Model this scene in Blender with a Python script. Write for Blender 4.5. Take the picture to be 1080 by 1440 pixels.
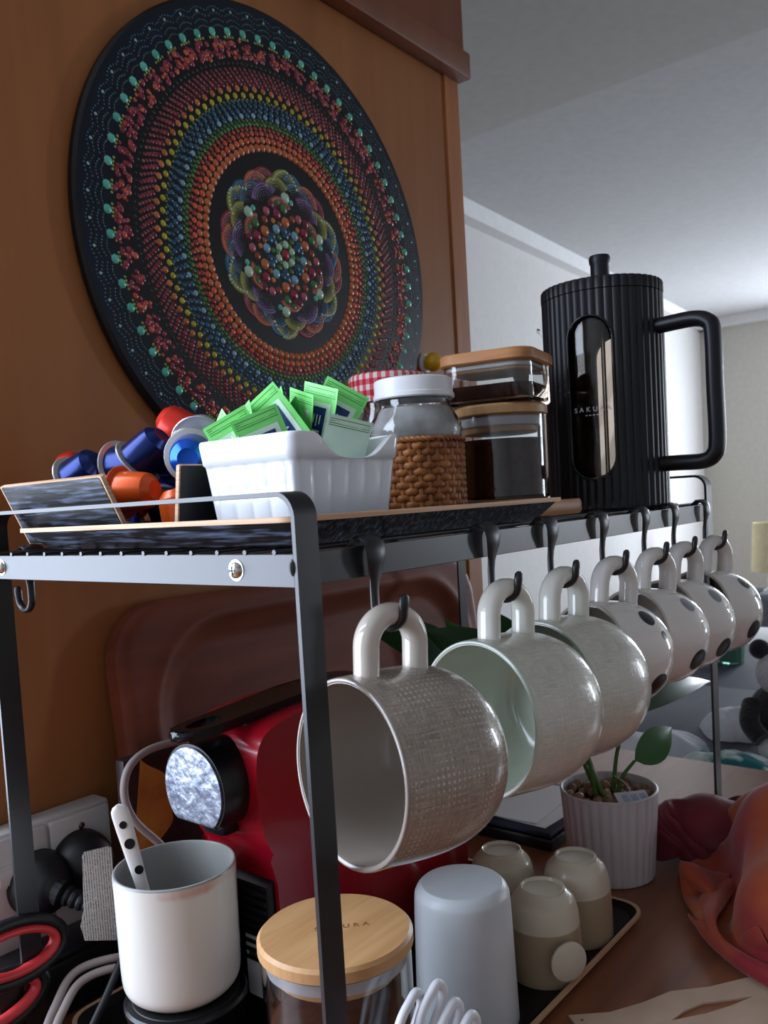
import bpy, bmesh, math, random
from math import sin, cos, pi, radians
from mathutils import Matrix, Vector, Euler
random.seed(7)
for o in list(bpy.data.objects): bpy.data.objects.remove(o)
scene = bpy.context.scene
COL = scene.collection

# ------------------------------------------------------------------ camera
CAM = Vector((-0.3006, -0.2946, 1.135))
YAW, PITCH, ROLL, FPX, PPY = radians(39.198), radians(-3.390), radians(-3.274), 1198.6, 773.2
_f = Vector((cos(YAW)*cos(PITCH), sin(YAW)*cos(PITCH), sin(PITCH)))
_r0 = Vector((sin(YAW), -cos(YAW), 0)); _u0 = _r0.cross(_f)
_r = _r0*cos(ROLL) + _u0*sin(ROLL); _u = -_r0*sin(ROLL) + _u0*cos(ROLL)
cam_data = bpy.data.cameras.new('camera')
cam = bpy.data.objects.new('camera', cam_data); COL.objects.link(cam)
cam.matrix_world = Matrix(((_r.x, _u.x, -_f.x, CAM.x), (_r.y, _u.y, -_f.y, CAM.y), (_r.z, _u.z, -_f.z, CAM.z), (0, 0, 0, 1)))
cam_data.sensor_fit = 'VERTICAL'; cam_data.sensor_height = 36.0
cam_data.lens = FPX/1440*36.0
cam_data.shift_y = (PPY-720)/1440
cam_data.clip_start = 0.02; cam_data.clip_end = 60
cam_data.dof.use_dof = True; cam_data.dof.focus_distance = 0.56; cam_data.dof.aperture_fstop = 19
scene.camera = cam

# ------------------------------------------------------------------ world, window light, exposure
world = bpy.data.worlds.new('world'); scene.world = world; world.use_nodes = True
bg = world.node_tree.nodes['Background']
bg.inputs['Color'].default_value = (0.62, 0.72, 0.9, 1); bg.inputs['Strength'].default_value = 0.6
def area_light(name, loc, aim, sx, sy, power, col):
    l = bpy.data.lights.new(name, 'AREA'); l.shape = 'RECTANGLE'; l.size = sx; l.size_y = sy
    l.energy = power; l.color = col
    o = bpy.data.objects.new(name, l); COL.objects.link(o); o.location = loc
    o.rotation_euler = (Vector(aim)-Vector(loc)).to_track_quat('-Z', 'Y').to_euler()
    return o
area_light('daylight_kitchen_window', (-.70, .60, 1.44), (-.70, -1.0, 1.40), 1.18, 1.24, 44, (0.72, 0.82, 1.0))
area_light('daylight_lounge_window', (6.1, -2.93, 1.40), (5.6, 2.0, 1.40), .66, 1.4, 84, (0.80, 0.88, 1.0))
for k in range(2):
    area_light('daylight_far_window', (6.93, .20+.52*k, 1.42), (0, .3+.4*k, 1.35), .46, 1.4, 54, (0.80, 0.88, 1.0))
scene.view_settings.view_transform = 'Standard'
scene.view_settings.look = 'None'
scene.view_settings.gamma = 1.0
scene.view_settings.use_curve_mapping = False
scene.view_settings.exposure = 0.0

# ------------------------------------------------------------------ materials
def lin(c):
    c = [x/255 for x in c]
    return tuple(x/12.92 if x <= .04045 else ((x+.055)/1.055)**2.4 for x in c)+(1,)
MATS = {}
def mat(name, col, rough=.5, metal=0, spec=.5, trans=0, ior=1.45, coat=0, emis=0, alpha=1, sheen=0):
    m = bpy.data.materials.new(name); m.use_nodes = True
    b = m.node_tree.nodes['Principled BSDF']
    b.inputs['Base Color'].default_value = lin(col)
    b.inputs['Roughness'].default_value = rough; b.inputs['Metallic'].default_value = metal
    b.inputs['Specular IOR Level'].default_value = spec
    b.inputs['Transmission Weight'].default_value = trans; b.inputs['IOR'].default_value = ior
    b.inputs['Coat Weight'].default_value = coat; b.inputs['Sheen Weight'].default_value = sheen
    b.inputs['Coat Roughness'].default_value = .06
    MATS[name] = m
    return m
def N(m, t): return m.node_tree.nodes.new(t)
def L(m, a, b): m.node_tree.links.new(a, b)
def bsdf(m): return m.node_tree.nodes['Principled BSDF']
def tex_mix(name, colA, colB, scale=(1, 1, 1), nscale=8, detail=6, lo=.35, hi=.65, bump=0, bdist=.001, distort=0, coord='Object', **kw):
    """noise-driven two-tone material, stretched by scale"""
    m = mat(name, colA, **kw)
    tc = N(m, 'ShaderNodeTexCoord'); mp = N(m, 'ShaderNodeMapping'); mp.inputs['Scale'].default_value = scale
    nz = N(m, 'ShaderNodeTexNoise'); nz.inputs['Scale'].default_value = nscale; nz.inputs['Detail'].default_value = detail
    nz.inputs['Distortion'].default_value = distort
    rp = N(m, 'ShaderNodeValToRGB'); e = rp.color_ramp.elements
    e[0].position = lo; e[1].position = hi; e[0].color = lin(colA); e[1].color = lin(colB)
    L(m, tc.outputs[coord], mp.inputs['Vector']); L(m, mp.outputs['Vector'], nz.inputs['Vector'])
    L(m, nz.outputs['Fac'], rp.inputs['Fac']); L(m, rp.outputs['Color'], bsdf(m).inputs['Base Color'])
    if bump:
        bp = N(m, 'ShaderNodeBump'); bp.inputs['Strength'].default_value = bump; bp.inputs['Distance'].default_value = bdist
        L(m, nz.outputs['Fac'], bp.inputs['Height']); L(m, bp.outputs['Normal'], bsdf(m).inputs['Normal'])
    return m

tex_mix('panel_wood', (168, 108, 63), (150, 94, 52), (3, 1, .25), 9, 6, .3, .7, rough=.42, spec=.4)
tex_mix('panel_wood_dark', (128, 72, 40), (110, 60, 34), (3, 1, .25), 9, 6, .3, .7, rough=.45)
tex_mix('edge_wood', (184, 116, 70), (150, 90, 50), (3, 1, .4), 12, 6, .3, .7, rough=.45)
tex_mix('table_wood', (150, 92, 60), (118, 66, 42), (1.2, 9, 1), 6, 8, .3, .7, .15, .0004, rough=.34, spec=.5)
tex_mix('board_wood', (140, 76, 54), (104, 54, 40), (1, 1, 7), 5, 8, .3, .72, .1, .0005, rough=.55, spec=.3)
tex_mix('wall_paint', (208, 206, 203), (203, 202, 200), (1, 1, 1), 30, 3, rough=.85, spec=.2)
tex_mix('far_wall_paint', (196, 192, 182), (190, 187, 178), (1, 1, 1), 30, 3, rough=.85, spec=.2)
tex_mix('ceiling_paint', (196, 197, 197), (190, 191, 192), (1, 1, 1), 30, 3, rough=.9, spec=.2)
tex_mix('kitchen_ceiling_paint', (188, 187, 182), (183, 182, 178), (1, 1, 1), 30, 3, rough=.9, spec=.2)
tex_mix('cornice_paint', (222, 222, 221), (216, 216, 216), (1, 1, 1), 30, 3, rough=.8, spec=.2)
tex_mix('floor_wood', (120, 88, 62), (96, 68, 48), (1, 8, 1), 4, 6, rough=.5)
tex_mix('black_metal', (17, 18, 22), (21, 22, 27), (1, 1, 1), 90, 2, .4, .6, rough=.36, spec=.75)
mat('steel', (205, 200, 190), .22, 1)
tex_mix('black_laminate', (15, 16, 19), (112, 124, 150), (60, 5, 60), 6, 7, .49, .76, .5, .0006, rough=.5, spec=.4)  # wood grain; the pale blue on its streaks is daylight put into the colour
tex_mix('black_laminate_x', (15, 16, 18), (46, 48, 54), (5, 60, 60), 6, 7, .52, .76, .3, .0005, rough=.55, spec=.3)
mat('black_smooth', (12, 12, 14), .45)
tex_mix('ply_edge', (224, 186, 150), (196, 150, 112), (1, 1, 60), 12, 3, rough=.6)
tex_mix('light_wood', (196, 140, 88), (170, 112, 66), (1.5, 1.5, 14), 9, 6, rough=.5)
tex_mix('bamboo', (196, 153, 106), (178, 133, 86), (3, 40, 3), 4, 6, .3, .7, rough=.42, spec=.45)
mat('porcelain', (236, 237, 240), .12, spec=.6, coat=.4)
mat('mug_white', (226, 220, 213), .10, spec=.6, coat=.5)
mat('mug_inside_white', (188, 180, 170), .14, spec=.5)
mat('spot_black', (18, 16, 18), .28, spec=.35)
mat('spot_grey', (128, 130, 136), .28, spec=.4)
mat('white_matte', (216, 215, 208), .45)
m = tex_mix('stained_white', (226, 224, 214), (206, 160, 142), (1, 1, .8), 30, 4, .50, .74, rough=.22, spec=.5)
_tc = N(m, 'ShaderNodeTexCoord'); _sp = N(m, 'ShaderNodeSeparateXYZ'); L(m, _tc.outputs['Object'], _sp.inputs[0])
_mr = N(m, 'ShaderNodeMapRange'); _mr.inputs['From Min'].default_value = .070; _mr.inputs['From Max'].default_value = .082; L(m, _sp.outputs['Z'], _mr.inputs['Value'])
_mu = N(m, 'ShaderNodeMath'); _mu.operation = 'MULTIPLY'
_nz = [n for n in m.node_tree.nodes if n.type == 'TEX_NOISE'][0]; _rp = [n for n in m.node_tree.nodes if n.type == 'VALTORGB'][0]
L(m, _nz.outputs['Fac'], _mu.inputs[0]); L(m, _mr.outputs[0], _mu.inputs[1]); L(m, _mu.outputs[0], _rp.inputs['Fac'])
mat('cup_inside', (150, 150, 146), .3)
tex_mix('frosted_white', (214, 219, 221), (204, 210, 212), (1, 1, 1), 20, 2, rough=.38, spec=.5)
tex_mix('cream_ceramic', (214, 204, 182), (204, 192, 168), (1, 1, 1), 15, 3, rough=.28, spec=.5, coat=.2)
tex_mix('tan_ceramic', (172, 152, 124), (160, 140, 112), (1, 1, 1), 15, 3, rough=.32, spec=.5)
mat('machine_red', (146, 10, 28), .25, spec=.5, coat=.3)
mat('machine_black', (15, 15, 18), .32)
mat('chrome_black', (10, 10, 13), .16, spec=.5)
tex_mix('worn_chrome', (176, 182, 196), (128, 134, 150), (1, 1, 1), 130, 6, .40, .60, 1.0, .0010, rough=.30, metal=.7)
mat('rubber_black', (13, 13, 15), .5)
mat('outlet_white', (206, 202, 198), .42)
mat('cord_grey', (156, 142, 138), .5)
mat('cord_white', (226, 226, 230), .4)
mat('scissor_red', (196, 52, 56), .42)
mat('pink_plastic', (214, 116, 120), .45)
mat('dark_green', (18, 62, 34), .5)
mat('clear_glass', (250, 252, 252), .02, trans=1, ior=1.45)
mat('silicone', (222, 222, 226), .35, trans=.3)
mat('smoke_glass', (236, 226, 216), .03, trans=1, ior=1.4)
mat('press_black', (20, 20, 25), .42, spec=.45)
mat('press_gloss', (10, 10, 12), .15)
tex_mix('coffee', (66, 32, 22), (38, 18, 13), (1, 1, 1), 160, 4, bump=.5, bdist=.001, rough=.9, spec=.1)
tex_mix('sugar_grey', (206, 203, 200), (164, 160, 158), (1, 1, 1), 55, 5, bump=.5, bdist=.001, rough=.7)
mat('plastic_white', (238, 238, 240), .32)
tex_mix('wicker', (184, 116, 62), (132, 74, 34), (1, 1, 1), 70, 5, bump=.5, bdist=.0006, rough=.5)
mat('capsule_orange', (232, 92, 26), .3, .25, coat=.2)
mat('capsule_red', (214, 48, 34), .3, .35)
mat('capsule_navy', (22, 38, 92), .26, .6)
mat('capsule_blue', (24, 84, 190), .22, .65)
mat('capsule_foil', (206, 204, 202), .34, .7)
mat('sachet_green', (136, 238, 128), .42)
mat('sachet_pale', (222, 246, 226), .42)
mat('sachet_dark', (58, 150, 66), .42)
mat('print_navy', (26, 44, 116), .4)
mat('print_white', (240, 244, 246), .4)
mat('print_ink', (44, 40, 38), .6)
mat('print_lid', (120, 82, 46), .6)
mat('leaf_green', (44, 96, 34), .32)
mat('leaf_dark', (28, 66, 26), .32)
mat('stem_green', (70, 104, 46), .45)
tex_mix('pebble', (134, 92, 68), (178, 140, 112), (1, 1, 1), 60, 3, rough=.35)
tex_mix('pot_white', (214, 208, 210), (206, 200, 202), (1, 1, 1), 20, 2, rough=.5)
tex_mix('cloth_orange', (182, 90, 30), (142, 30, 40), (1, 1, 1), 9, 3, .42, .62, .25, .001, rough=.75, sheen=.2)
tex_mix('cloth_red', (128, 34, 50), (94, 22, 32), (1, 1, 1), 16, 4, .35, .65, .35, .001, rough=.7, sheen=.2)
tex_mix('card_beige', (208, 182, 158), (198, 170, 146), (1, 1, 1), 30, 3, rough=.8)
mat('paper_white', (224, 222, 220), .7)
tex_mix('packet_dark', (54, 36, 34), (38, 26, 28), (1, 1, 9), 14, 4, rough=.5)
tex_mix('packet_gold', (206, 142, 62), (170, 104, 40), (1, 1, 1), 40, 5, .35, .7, rough=.55)
tex_mix('furniture_dark', (52, 56, 74), (40, 44, 58), (1, 6, 1), 5, 4, rough=.6, spec=.3)
tex_mix('fabric_white', (222, 224, 230), (200, 204, 214), (1, 1, 1), 14, 4, .35, .7, .4, .004, rough=.85)
tex_mix('fabric_teal', (22, 104, 112), (206, 222, 218), (1, 1, 1), 16, 3, .46, .56, .3, .002, rough=.85)
tex_mix('fabric_grey', (132, 134, 142), (120, 122, 130), (1, 1, 1), 60, 3, .4, .6, rough=.9)
tex_mix('fabric_blue', (184, 196, 222), (160, 174, 208), (1, 1, 1), 20, 3, rough=.9)
tex_mix('plush_black', (24, 20, 24), (34, 28, 32), (1, 1, 1), 120, 3, bump=.7, bdist=.004, rough=.95, sheen=.3)
tex_mix('plush_white', (206, 204, 206), (186, 184, 188), (1, 1, 1), 120, 3, bump=.7, bdist=.004, rough=.95, sheen=.3)
tex_mix('lamp_cream', (224, 212, 172), (216, 204, 164), (1, 1, 1), 30, 3, rough=.8)
mat('terracotta_red', (176, 62, 62), .5)
mat('green_glass', (120, 170, 150), .1, trans=.6)
mat('knob_yellow', (214, 164, 12), .25, coat=.4)
mat('crystal', (190, 170, 220), .05, trans=.8)

# gingham cloth for the jar lid
m = mat('gingham', (210, 30, 44), .75)
tc = N(m, 'ShaderNodeTexCoord'); sp = N(m, 'ShaderNodeSeparateXYZ'); L(m, tc.outputs['Object'], sp.inputs[0])
at = N(m, 'ShaderNodeMath'); at.operation = 'ARCTAN2'; L(m, sp.outputs['Y'], at.inputs[0]); L(m, sp.outputs['X'], at.inputs[1])
def stripes(m, sock, k):
    a = N(m, 'ShaderNodeMath'); a.operation = 'MULTIPLY'; a.inputs[1].default_value = k; L(m, sock, a.inputs[0])
    s = N(m, 'ShaderNodeMath'); s.operation = 'SINE'; L(m, a.outputs[0], s.inputs[0])
    g = N(m, 'ShaderNodeMath'); g.operation = 'GREATER_THAN'; g.inputs[1].default_value = 0; L(m, s.outputs[0], g.inputs[0])
    return g.outputs[0]
g1 = stripes(m, at.outputs[0], 30); g2 = stripes(m, sp.outputs['Z'], 620)
ad = N(m, 'ShaderNodeMath'); ad.operation = 'ADD'; L(m, g1, ad.inputs[0]); L(m, g2, ad.inputs[1])
hf = N(m, 'ShaderNodeMath'); hf.operation = 'MULTIPLY'; hf.inputs[1].default_value = .5; L(m, ad.outputs[0], hf.inputs[0])
rp = N(m, 'ShaderNodeValToRGB'); rp.color_ramp.interpolation = 'CONSTANT'
e = rp.color_ramp.elements; e[0].color = lin((240, 226, 226)); e[0].position = 0
e[1].position = .25; e[1].color = lin((226, 104, 112)); x = e.new(.75); x.color = lin((196, 24, 44))
L(m, hf.outputs[0], rp.inputs['Fac']); L(m, rp.outputs['Color'], bsdf(m).inputs['Base Color'])

# linen-textured mug glaze: rows of pale dots and threads wrapped round the mug axis
def linen(name, base, dark, dot, dots=.8):
    m = mat(name, base, .13, spec=.55, coat=.45)
    tc = N(m, 'ShaderNodeTexCoord'); sp = N(m, 'ShaderNodeSeparateXYZ'); L(m, tc.outputs['Object'], sp.inputs[0])
    at = N(m, 'ShaderNodeMath'); at.operation = 'ARCTAN2'; L(m, sp.outputs['Y'], at.inputs[0]); L(m, sp.outputs['X'], at.inputs[1])
    cb = N(m, 'ShaderNodeCombineXYZ'); sc = N(m, 'ShaderNodeMath'); sc.operation = 'MULTIPLY'; sc.inputs[1].default_value = .047
    L(m, at.outputs[0], sc.inputs[0]); L(m, sc.outputs[0], cb.inputs['X']); L(m, sp.outputs['Z'], cb.inputs['Y'])
    def wave(sx, sy, ns):
        mp = N(m, 'ShaderNodeMapping'); mp.inputs['Scale'].default_value = (sx, sy, 1); L(m, cb.outputs[0], mp.inputs['Vector'])
        n = N(m, 'ShaderNodeTexNoise'); n.inputs['Scale'].default_value = ns; n.inputs['Detail'].default_value = 3
        L(m, mp.outputs[0], n.inputs['Vector']); return n.outputs['Fac']
    n1 = wave(1, 12, 90); n2 = wave(12, 1, 90)
    mx = N(m, 'ShaderNodeMath'); mx.operation = 'MAXIMUM'; L(m, n1, mx.inputs[0]); L(m, n2, mx.inputs[1])
    r1 = N(m, 'ShaderNodeValToRGB'); r1.color_ramp.elements[0].position = .42; r1.color_ramp.elements[1].position = .74
    r1.color_ramp.elements[0].color = lin(dark); r1.color_ramp.elements[1].color = lin(base); L(m, mx.outputs[0], r1.inputs['Fac'])
    def sn(sock, k):
        a = N(m, 'ShaderNodeMath'); a.operation = 'MULTIPLY'; a.inputs[1].default_value = k; L(m, sock, a.inputs[0])
        s = N(m, 'ShaderNodeMath'); s.operation = 'SINE'; L(m, a.outputs[0], s.inputs[0]); return s.outputs[0]
    pr = N(m, 'ShaderNodeMath'); pr.operation = 'MULTIPLY'
    s1 = N(m, 'ShaderNodeSeparateXYZ'); L(m, cb.outputs[0], s1.inputs[0])
    mm1 = N(m, 'ShaderNodeMath'); mm1.operation = 'MINIMUM'
    L(m, sn(s1.outputs['X'], 1900), mm1.inputs[0]); L(m, sn(s1.outputs['Y'], 1900), mm1.inputs[1])
    nb = N(m, 'ShaderNodeTexNoise'); nb.inputs['Scale'].default_value = 60; L(m, cb.outputs[0], nb.inputs['Vector'])
    rr = N(m, 'ShaderNodeMapRange'); rr.inputs['From Min'].default_value = .42; rr.inputs['From Max'].default_value = .62; L(m, nb.outputs['Fac'], rr.inputs['Value'])
    r2 = N(m, 'ShaderNodeMapRange'); r2.inputs['From Min'].default_value = .25; r2.inputs['From Max'].default_value = .6; L(m, mm1.outputs[0], r2.inputs['Value'])
    L(m, rr.outputs[0], pr.inputs[0]); L(m, r2.outputs[0], pr.inputs[1])
    p2 = N(m, 'ShaderNodeMath'); p2.operation = 'MULTIPLY'; p2.inputs[1].default_value = dots; L(m, pr.outputs[0], p2.inputs[0])
    mixn = N(m, 'ShaderNodeMix'); mixn.data_type = 'RGBA'
    L(m, p2.outputs[0], mixn.inputs['Factor']); L(m, r1.outputs['Color'], mixn.inputs[6]); mixn.inputs[7].default_value = lin(dot)
    L(m, mixn.outputs[2], bsdf(m).inputs['Base Color'])
    bp = N(m, 'ShaderNodeBump'); bp.inputs['Strength'].default_value = .25; bp.inputs['Distance'].default_value = .0006
    L(m, mx.outputs[0], bp.inputs['Height']); L(m, bp.outputs['Normal'], bsdf(m).inputs['Normal'])
    return m
linen('linen_taupe', (178, 166, 152), (136, 124, 112), (214, 202, 186), .75)
linen('linen_pale', (216, 212, 200), (186, 184, 170), (232, 228, 218), .35)
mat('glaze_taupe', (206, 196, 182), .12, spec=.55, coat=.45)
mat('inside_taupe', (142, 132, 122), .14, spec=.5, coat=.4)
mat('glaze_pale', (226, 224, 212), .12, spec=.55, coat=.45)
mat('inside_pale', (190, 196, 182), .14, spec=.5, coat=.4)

# painted dots carry their colour as an attribute
m = mat('dot_paint', (200, 80, 50), .22, spec=.5, coat=.3)
a = N(m, 'ShaderNodeAttribute'); a.attribute_name = 'dot_colour'; L(m, a.outputs['Color'], bsdf(m).inputs['Base Color'])
tex_mix('plaque_black', (14, 13, 17), (18, 17, 22), (1, 1, 1), 40, 3, rough=.4, spec=.4)
mat('plaque_navy', (16, 24, 40), .3, spec=.4)
# small print made of dashes
def print_lines(name, sx, sz, paper=(214, 212, 208)):
    m = mat(name, paper, .7)
    tc = N(m, 'ShaderNodeTexCoord'); mp = N(m, 'ShaderNodeMapping'); mp.inputs['Scale'].default_value = (sx, sx, sz); L(m, tc.outputs['Object'], mp.inputs['Vector'])
    sp = N(m, 'ShaderNodeSeparateXYZ'); L(m, mp.outputs[0], sp.inputs[0])
    s = N(m, 'ShaderNodeMath'); s.operation = 'SINE'; L(m, sp.outputs['X'], s.inputs[0])
    n = N(m, 'ShaderNodeTexNoise'); n.inputs['Scale'].default_value = 1; n.inputs['Detail'].default_value = 2; L(m, mp.outputs[0], n.inputs['Vector'])
    a1 = N(m, 'ShaderNodeMath'); a1.operation = 'GREATER_THAN'; a1.inputs[1].default_value = .1; L(m, s.outputs[0], a1.inputs[0])
    a2 = N(m, 'ShaderNodeMath'); a2.operation = 'GREATER_THAN'; a2.inputs[1].default_value = .47; L(m, n.outputs['Fac'], a2.inputs[0])
    p = N(m, 'ShaderNodeMath'); p.operation = 'MULTIPLY'; L(m, a1.outputs[0], p.inputs[0]); L(m, a2.outputs[0], p.inputs[1])
    mx = N(m, 'ShaderNodeMix'); mx.data_type = 'RGBA'; L(m, p.outputs[0], mx.inputs['Factor'])
    mx.inputs[6].default_value = lin(paper); mx.inputs[7].default_value = lin((96, 92, 92)); L(m, mx.outputs[2], bsdf(m).inputs['Base Color'])
print_lines('tag_print', 3200, 900)
print_lines('sticker_print', 700, 900, (206, 206, 206))

# ------------------------------------------------------------------ geometry helpers: a geo is (verts, faces)
def join(*gs):
    V, F = [], []
    for v, f in gs:
        k = len(V); V += list(v); F += [tuple(i+k for i in q) for q in f]
    return V, F
def xf(g, M): return [tuple(M @ Vector(v)) for v in g[0]], g[1]
def move(g, x, y, z): return [(v[0]+x, v[1]+y, v[2]+z) for v in g[0]], g[1]
def rot(g, rx=0, ry=0, rz=0): return xf(g, Euler((rx, ry, rz)).to_matrix().to_4x4())
def box(x0, x1, y0, y1, z0, z1, bev=0, seg=2):
    bm = bmesh.new(); bmesh.ops.create_cube(bm, size=1)
    for v in bm.verts: v.co = Vector((x0+(v.co.x+.5)*(x1-x0), y0+(v.co.y+.5)*(y1-y0), z0+(v.co.z+.5)*(z1-z0)))
    if bev: bmesh.ops.bevel(bm, geom=list(bm.edges), offset=bev, segments=seg, affect='EDGES', profile=.5)
    g = ([tuple(v.co) for v in bm.verts], [tuple(v.index for v in f.verts) for f in bm.faces]); bm.free()
    return g
def lathe(prof, n=48, rf=None, closed=False):
    """spin (r, z) about z; rf(theta, r, z) may alter the radius; closed joins last ring to first"""
    V, F, rings = [], [], []
    for r, z in prof:
        if r < 1e-6: V.append((0, 0, z)); rings.append([len(V)-1])
        else:
            k = len(V)
            for i in range(n):
                t = 2*pi*i/n; q = rf(t, r, z) if rf else r
                V.append((q*cos(t), q*sin(t), z))
            rings.append(list(range(k, k+n)))
    pairs = list(zip(rings, rings[1:]))
    if closed: pairs.append((rings[-1], rings[0]))
    for a, b in pairs:
        for i in range(n):
            j = (i+1) % n
            if len(a) == 1 and len(b) == 1: continue
            if len(a) == 1: F.append((a[0], b[j], b[i]))
            elif len(b) == 1: F.append((a[i], a[j], b[0]))
            else: F.append((a[i], a[j], b[j], b[i]))
    return V, F
def spline(P, n=8):
    """Catmull-Rom through the points"""
    P = [Vector(p) for p in P]; Q = [P[0]*2-P[1]]+P+[P[-1]*2-P[-2]]; out = []
    for i in range(1, len(Q)-2):
        a, b, c, d = Q[i-1:i+3]
        for k in range(n):
            t = k/n
            out.append(.5*((2*b)+(c-a)*t+(2*a-5*b+4*c-d)*t*t+(3*b-a-3*c+d)*t**3))
    out.append(P[-1]); return out
def sweep(path, rad, sec=10, closed=False, up=None, flat=1.0):
    """tube along the path; rad is a number, a list, or a list of (half width, half thickness); up fixes the width axis"""
    P = [Vector(p) for p in path]; n = len(P)
    R = rad if isinstance(rad, (list, tuple)) else [rad]*n
    V, F = [], []; nrm = None
    for i, p in enumerate(P):
        a = P[(i-1) % n] if (closed or i) else p; b = P[(i+1) % n] if (closed or i < n-1) else p
        t = (b-a).normalized()
        if up is not None: w = Vector(up); w = (w-t*w.dot(t)).normalized()
        elif nrm is None: w = t.orthogonal().normalized()
        else: w = (nrm-t*nrm.dot(t)).normalized()
        nrm = w; b2 = t.cross(w); r = R[i]
        rx, ry = r if isinstance(r, (tuple, list)) else (r, r*flat)
        for k in range(sec):
            q = 2*pi*k/sec; V.append(tuple(p+w*rx*cos(q)+b2*ry*sin(q)))
    m = n if closed else n-1
    for i in range(m):
        for k in range(sec):
            a = i*sec+k; b = i*sec+(k+1) % sec; c = ((i+1) % n)*sec+(k+1) % sec; d = ((i+1) % n)*sec+k
            F.append((a, b, c, d))
    if not closed:
        F.append(tuple(range(sec-1, -1, -1))); F.append(tuple((n-1)*sec+k for k in range(sec)))
    return V, F
def ribbon(path, hw, ht, axis=(1, 0, 0), closed=False):
    """flat bar with square section along the path; hw along axis, ht across"""
    P = [Vector(p) for p in path]; n = len(P); A = Vector(axis).normalized(); V, F = [], []
    for i, p in enumerate(P):
        a = P[(i-1) % n] if (closed or i) else p; b = P[(i+1) % n] if (closed or i < n-1) else p
        t = (b-a).normalized(); c = t.cross(A).normalized()
        w = hw[i] if isinstance(hw, (list, tuple)) else hw; h = ht[i] if isinstance(ht, (list, tuple)) else ht
        for s, q in ((-1, -1), (1, -1), (1, 1), (-1, 1)): V.append(tuple(p+A*w*s+c*h*q))
    for i in range(n if closed else n-1):
        j = (i+1) % n
        for k in range(4): F.append((i*4+k, i*4+(k+1) % 4, j*4+(k+1) % 4, j*4+k))
    if not closed: F += [(3, 2, 1, 0), tuple((n-1)*4+k for k in range(4))]
    return V, F
def rrect(w, h, r, n=6):
    pts = []
    for cx, cy, a0 in ((w/2-r, h/2-r, 0), (-w/2+r, h/2-r, pi/2), (-w/2+r, -h/2+r, pi), (w/2-r, -h/2+r, 1.5*pi)):
        for k in range(n+1): t = a0+pi/2*k/n; pts.append((cx+r*cos(t), cy+r*sin(t)))
    return pts
def prism(poly, z0, z1):
    n = len(poly); V = [(x, y, z0) for x, y in poly]+[(x, y, z1) for x, y in poly]
    F = [tuple(range(n-1, -1, -1)), tuple(range(n, 2*n))]+[(i, (i+1) % n, n+(i+1) % n, n+i) for i in range(n)]
    return V, F
def loft(rings, cap0=True, cap1=True, closed=False):
    n = len(rings[0]); V = [p for r in rings for p in r]; F = []; m = len(rings)
    for i in range(m if closed else m-1):
        for k in range(n): F.append((i*n+k, i*n+(k+1) % n, ((i+1) % m)*n+(k+1) % n, ((i+1) % m)*n+k))
    if not closed:
        if cap0: F.append(tuple(range(n-1, -1, -1)))
        if cap1: F.append(tuple((m-1)*n+k for k in range(n)))
    return V, F
def swap(g, order):
    """permute axes, e.g. 'xzy' puts old y on z"""
    idx = ['xyz'.index(c) for c in order]
    return [tuple(v[i] for i in idx) for v in g[0]], g[1]
def dome(cx, cy, r, h, n=7):
    V = [(cx, cy, h)]; F = []
    for q, z in ((.72, .68), (1, 0)):
        for k in range(n): V.append((cx+r*q*cos(2*pi*k/n), cy+r*q*sin(2*pi*k/n), h*z))
    for k in range(n):
        j = (k+1) % n
        F.append((0, 1+k, 1+j)); F.append((1+k, 1+n+k, 1+n+j, 1+j))
    return V, F
def sphere(r, n=16, m=10, sx=1, sy=1, sz=1):
    prof = [(r*sin(pi*i/m), -r*cos(pi*i/m)) for i in range(m+1)]; prof[0] = (0, -r); prof[-1] = (0, r)
    V, F = lathe(prof, n)
    return [(x*sx, y*sy, z*sz) for x, y, z in V], F

def mesh_of(name, g, material, sharp=38):
    me = bpy.data.meshes.new(name); me.from_pydata(g[0], [], g[1])
    bm = bmesh.new(); bm.from_mesh(me); bmesh.ops.recalc_face_normals(bm, faces=bm.faces); bm.to_mesh(me); bm.free()
    me.shade_smooth(); me.set_sharp_from_angle(angle=radians(sharp))
    me.materials.append(MATS[material]); return me
def obj(name, g, material, parent=None, sharp=38, loc=None):
    me = g if isinstance(g, bpy.types.Mesh) else mesh_of(name, g, material, sharp)
    o = bpy.data.objects.new(name, me); COL.objects.link(o)
    if parent: o.parent = parent
    if loc: o.location = loc
    return o
def tag(o, label, cat, group=None, kind=None):
    o['label'] = label
    if cat: o['category'] = cat
    if group: o['group'] = group
    if kind: o['kind'] = kind
    return o
def thing(name, label, cat, loc=(0, 0, 0), rz=0, group=None):
    o = bpy.data.objects.new(name, None); COL.objects.link(o); o.empty_display_size = .02
    o.location = loc; o.rotation_euler = (0, 0, rz); return tag(o, label, cat, group)
def struct(name, g, material, label=None, parent=None):
    o = obj(name, g, material, parent)
    if not parent: o['kind'] = 'structure'
    if label: o['label'] = label
    return o
def text_mesh(s, size, extrude=.0002, spacing=1.0):
    c = bpy.data.curves.new('lettering', 'FONT'); c.body = s; c.size = size; c.extrude = extrude
    c.align_x = 'CENTER'; c.align_y = 'CENTER'; c.space_character = spacing
    o = bpy.data.objects.new('lettering', c); COL.objects.link(o)
    bpy.context.view_layer.update()
    me = bpy.data.meshes.new_from_object(o.evaluated_get(bpy.context.evaluated_depsgraph_get()))
    g = ([tuple(v.co) for v in me.vertices], [tuple(p.vertices) for p in me.polygons])
    bpy.data.objects.remove(o); bpy.data.meshes.remove(me); return g
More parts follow.
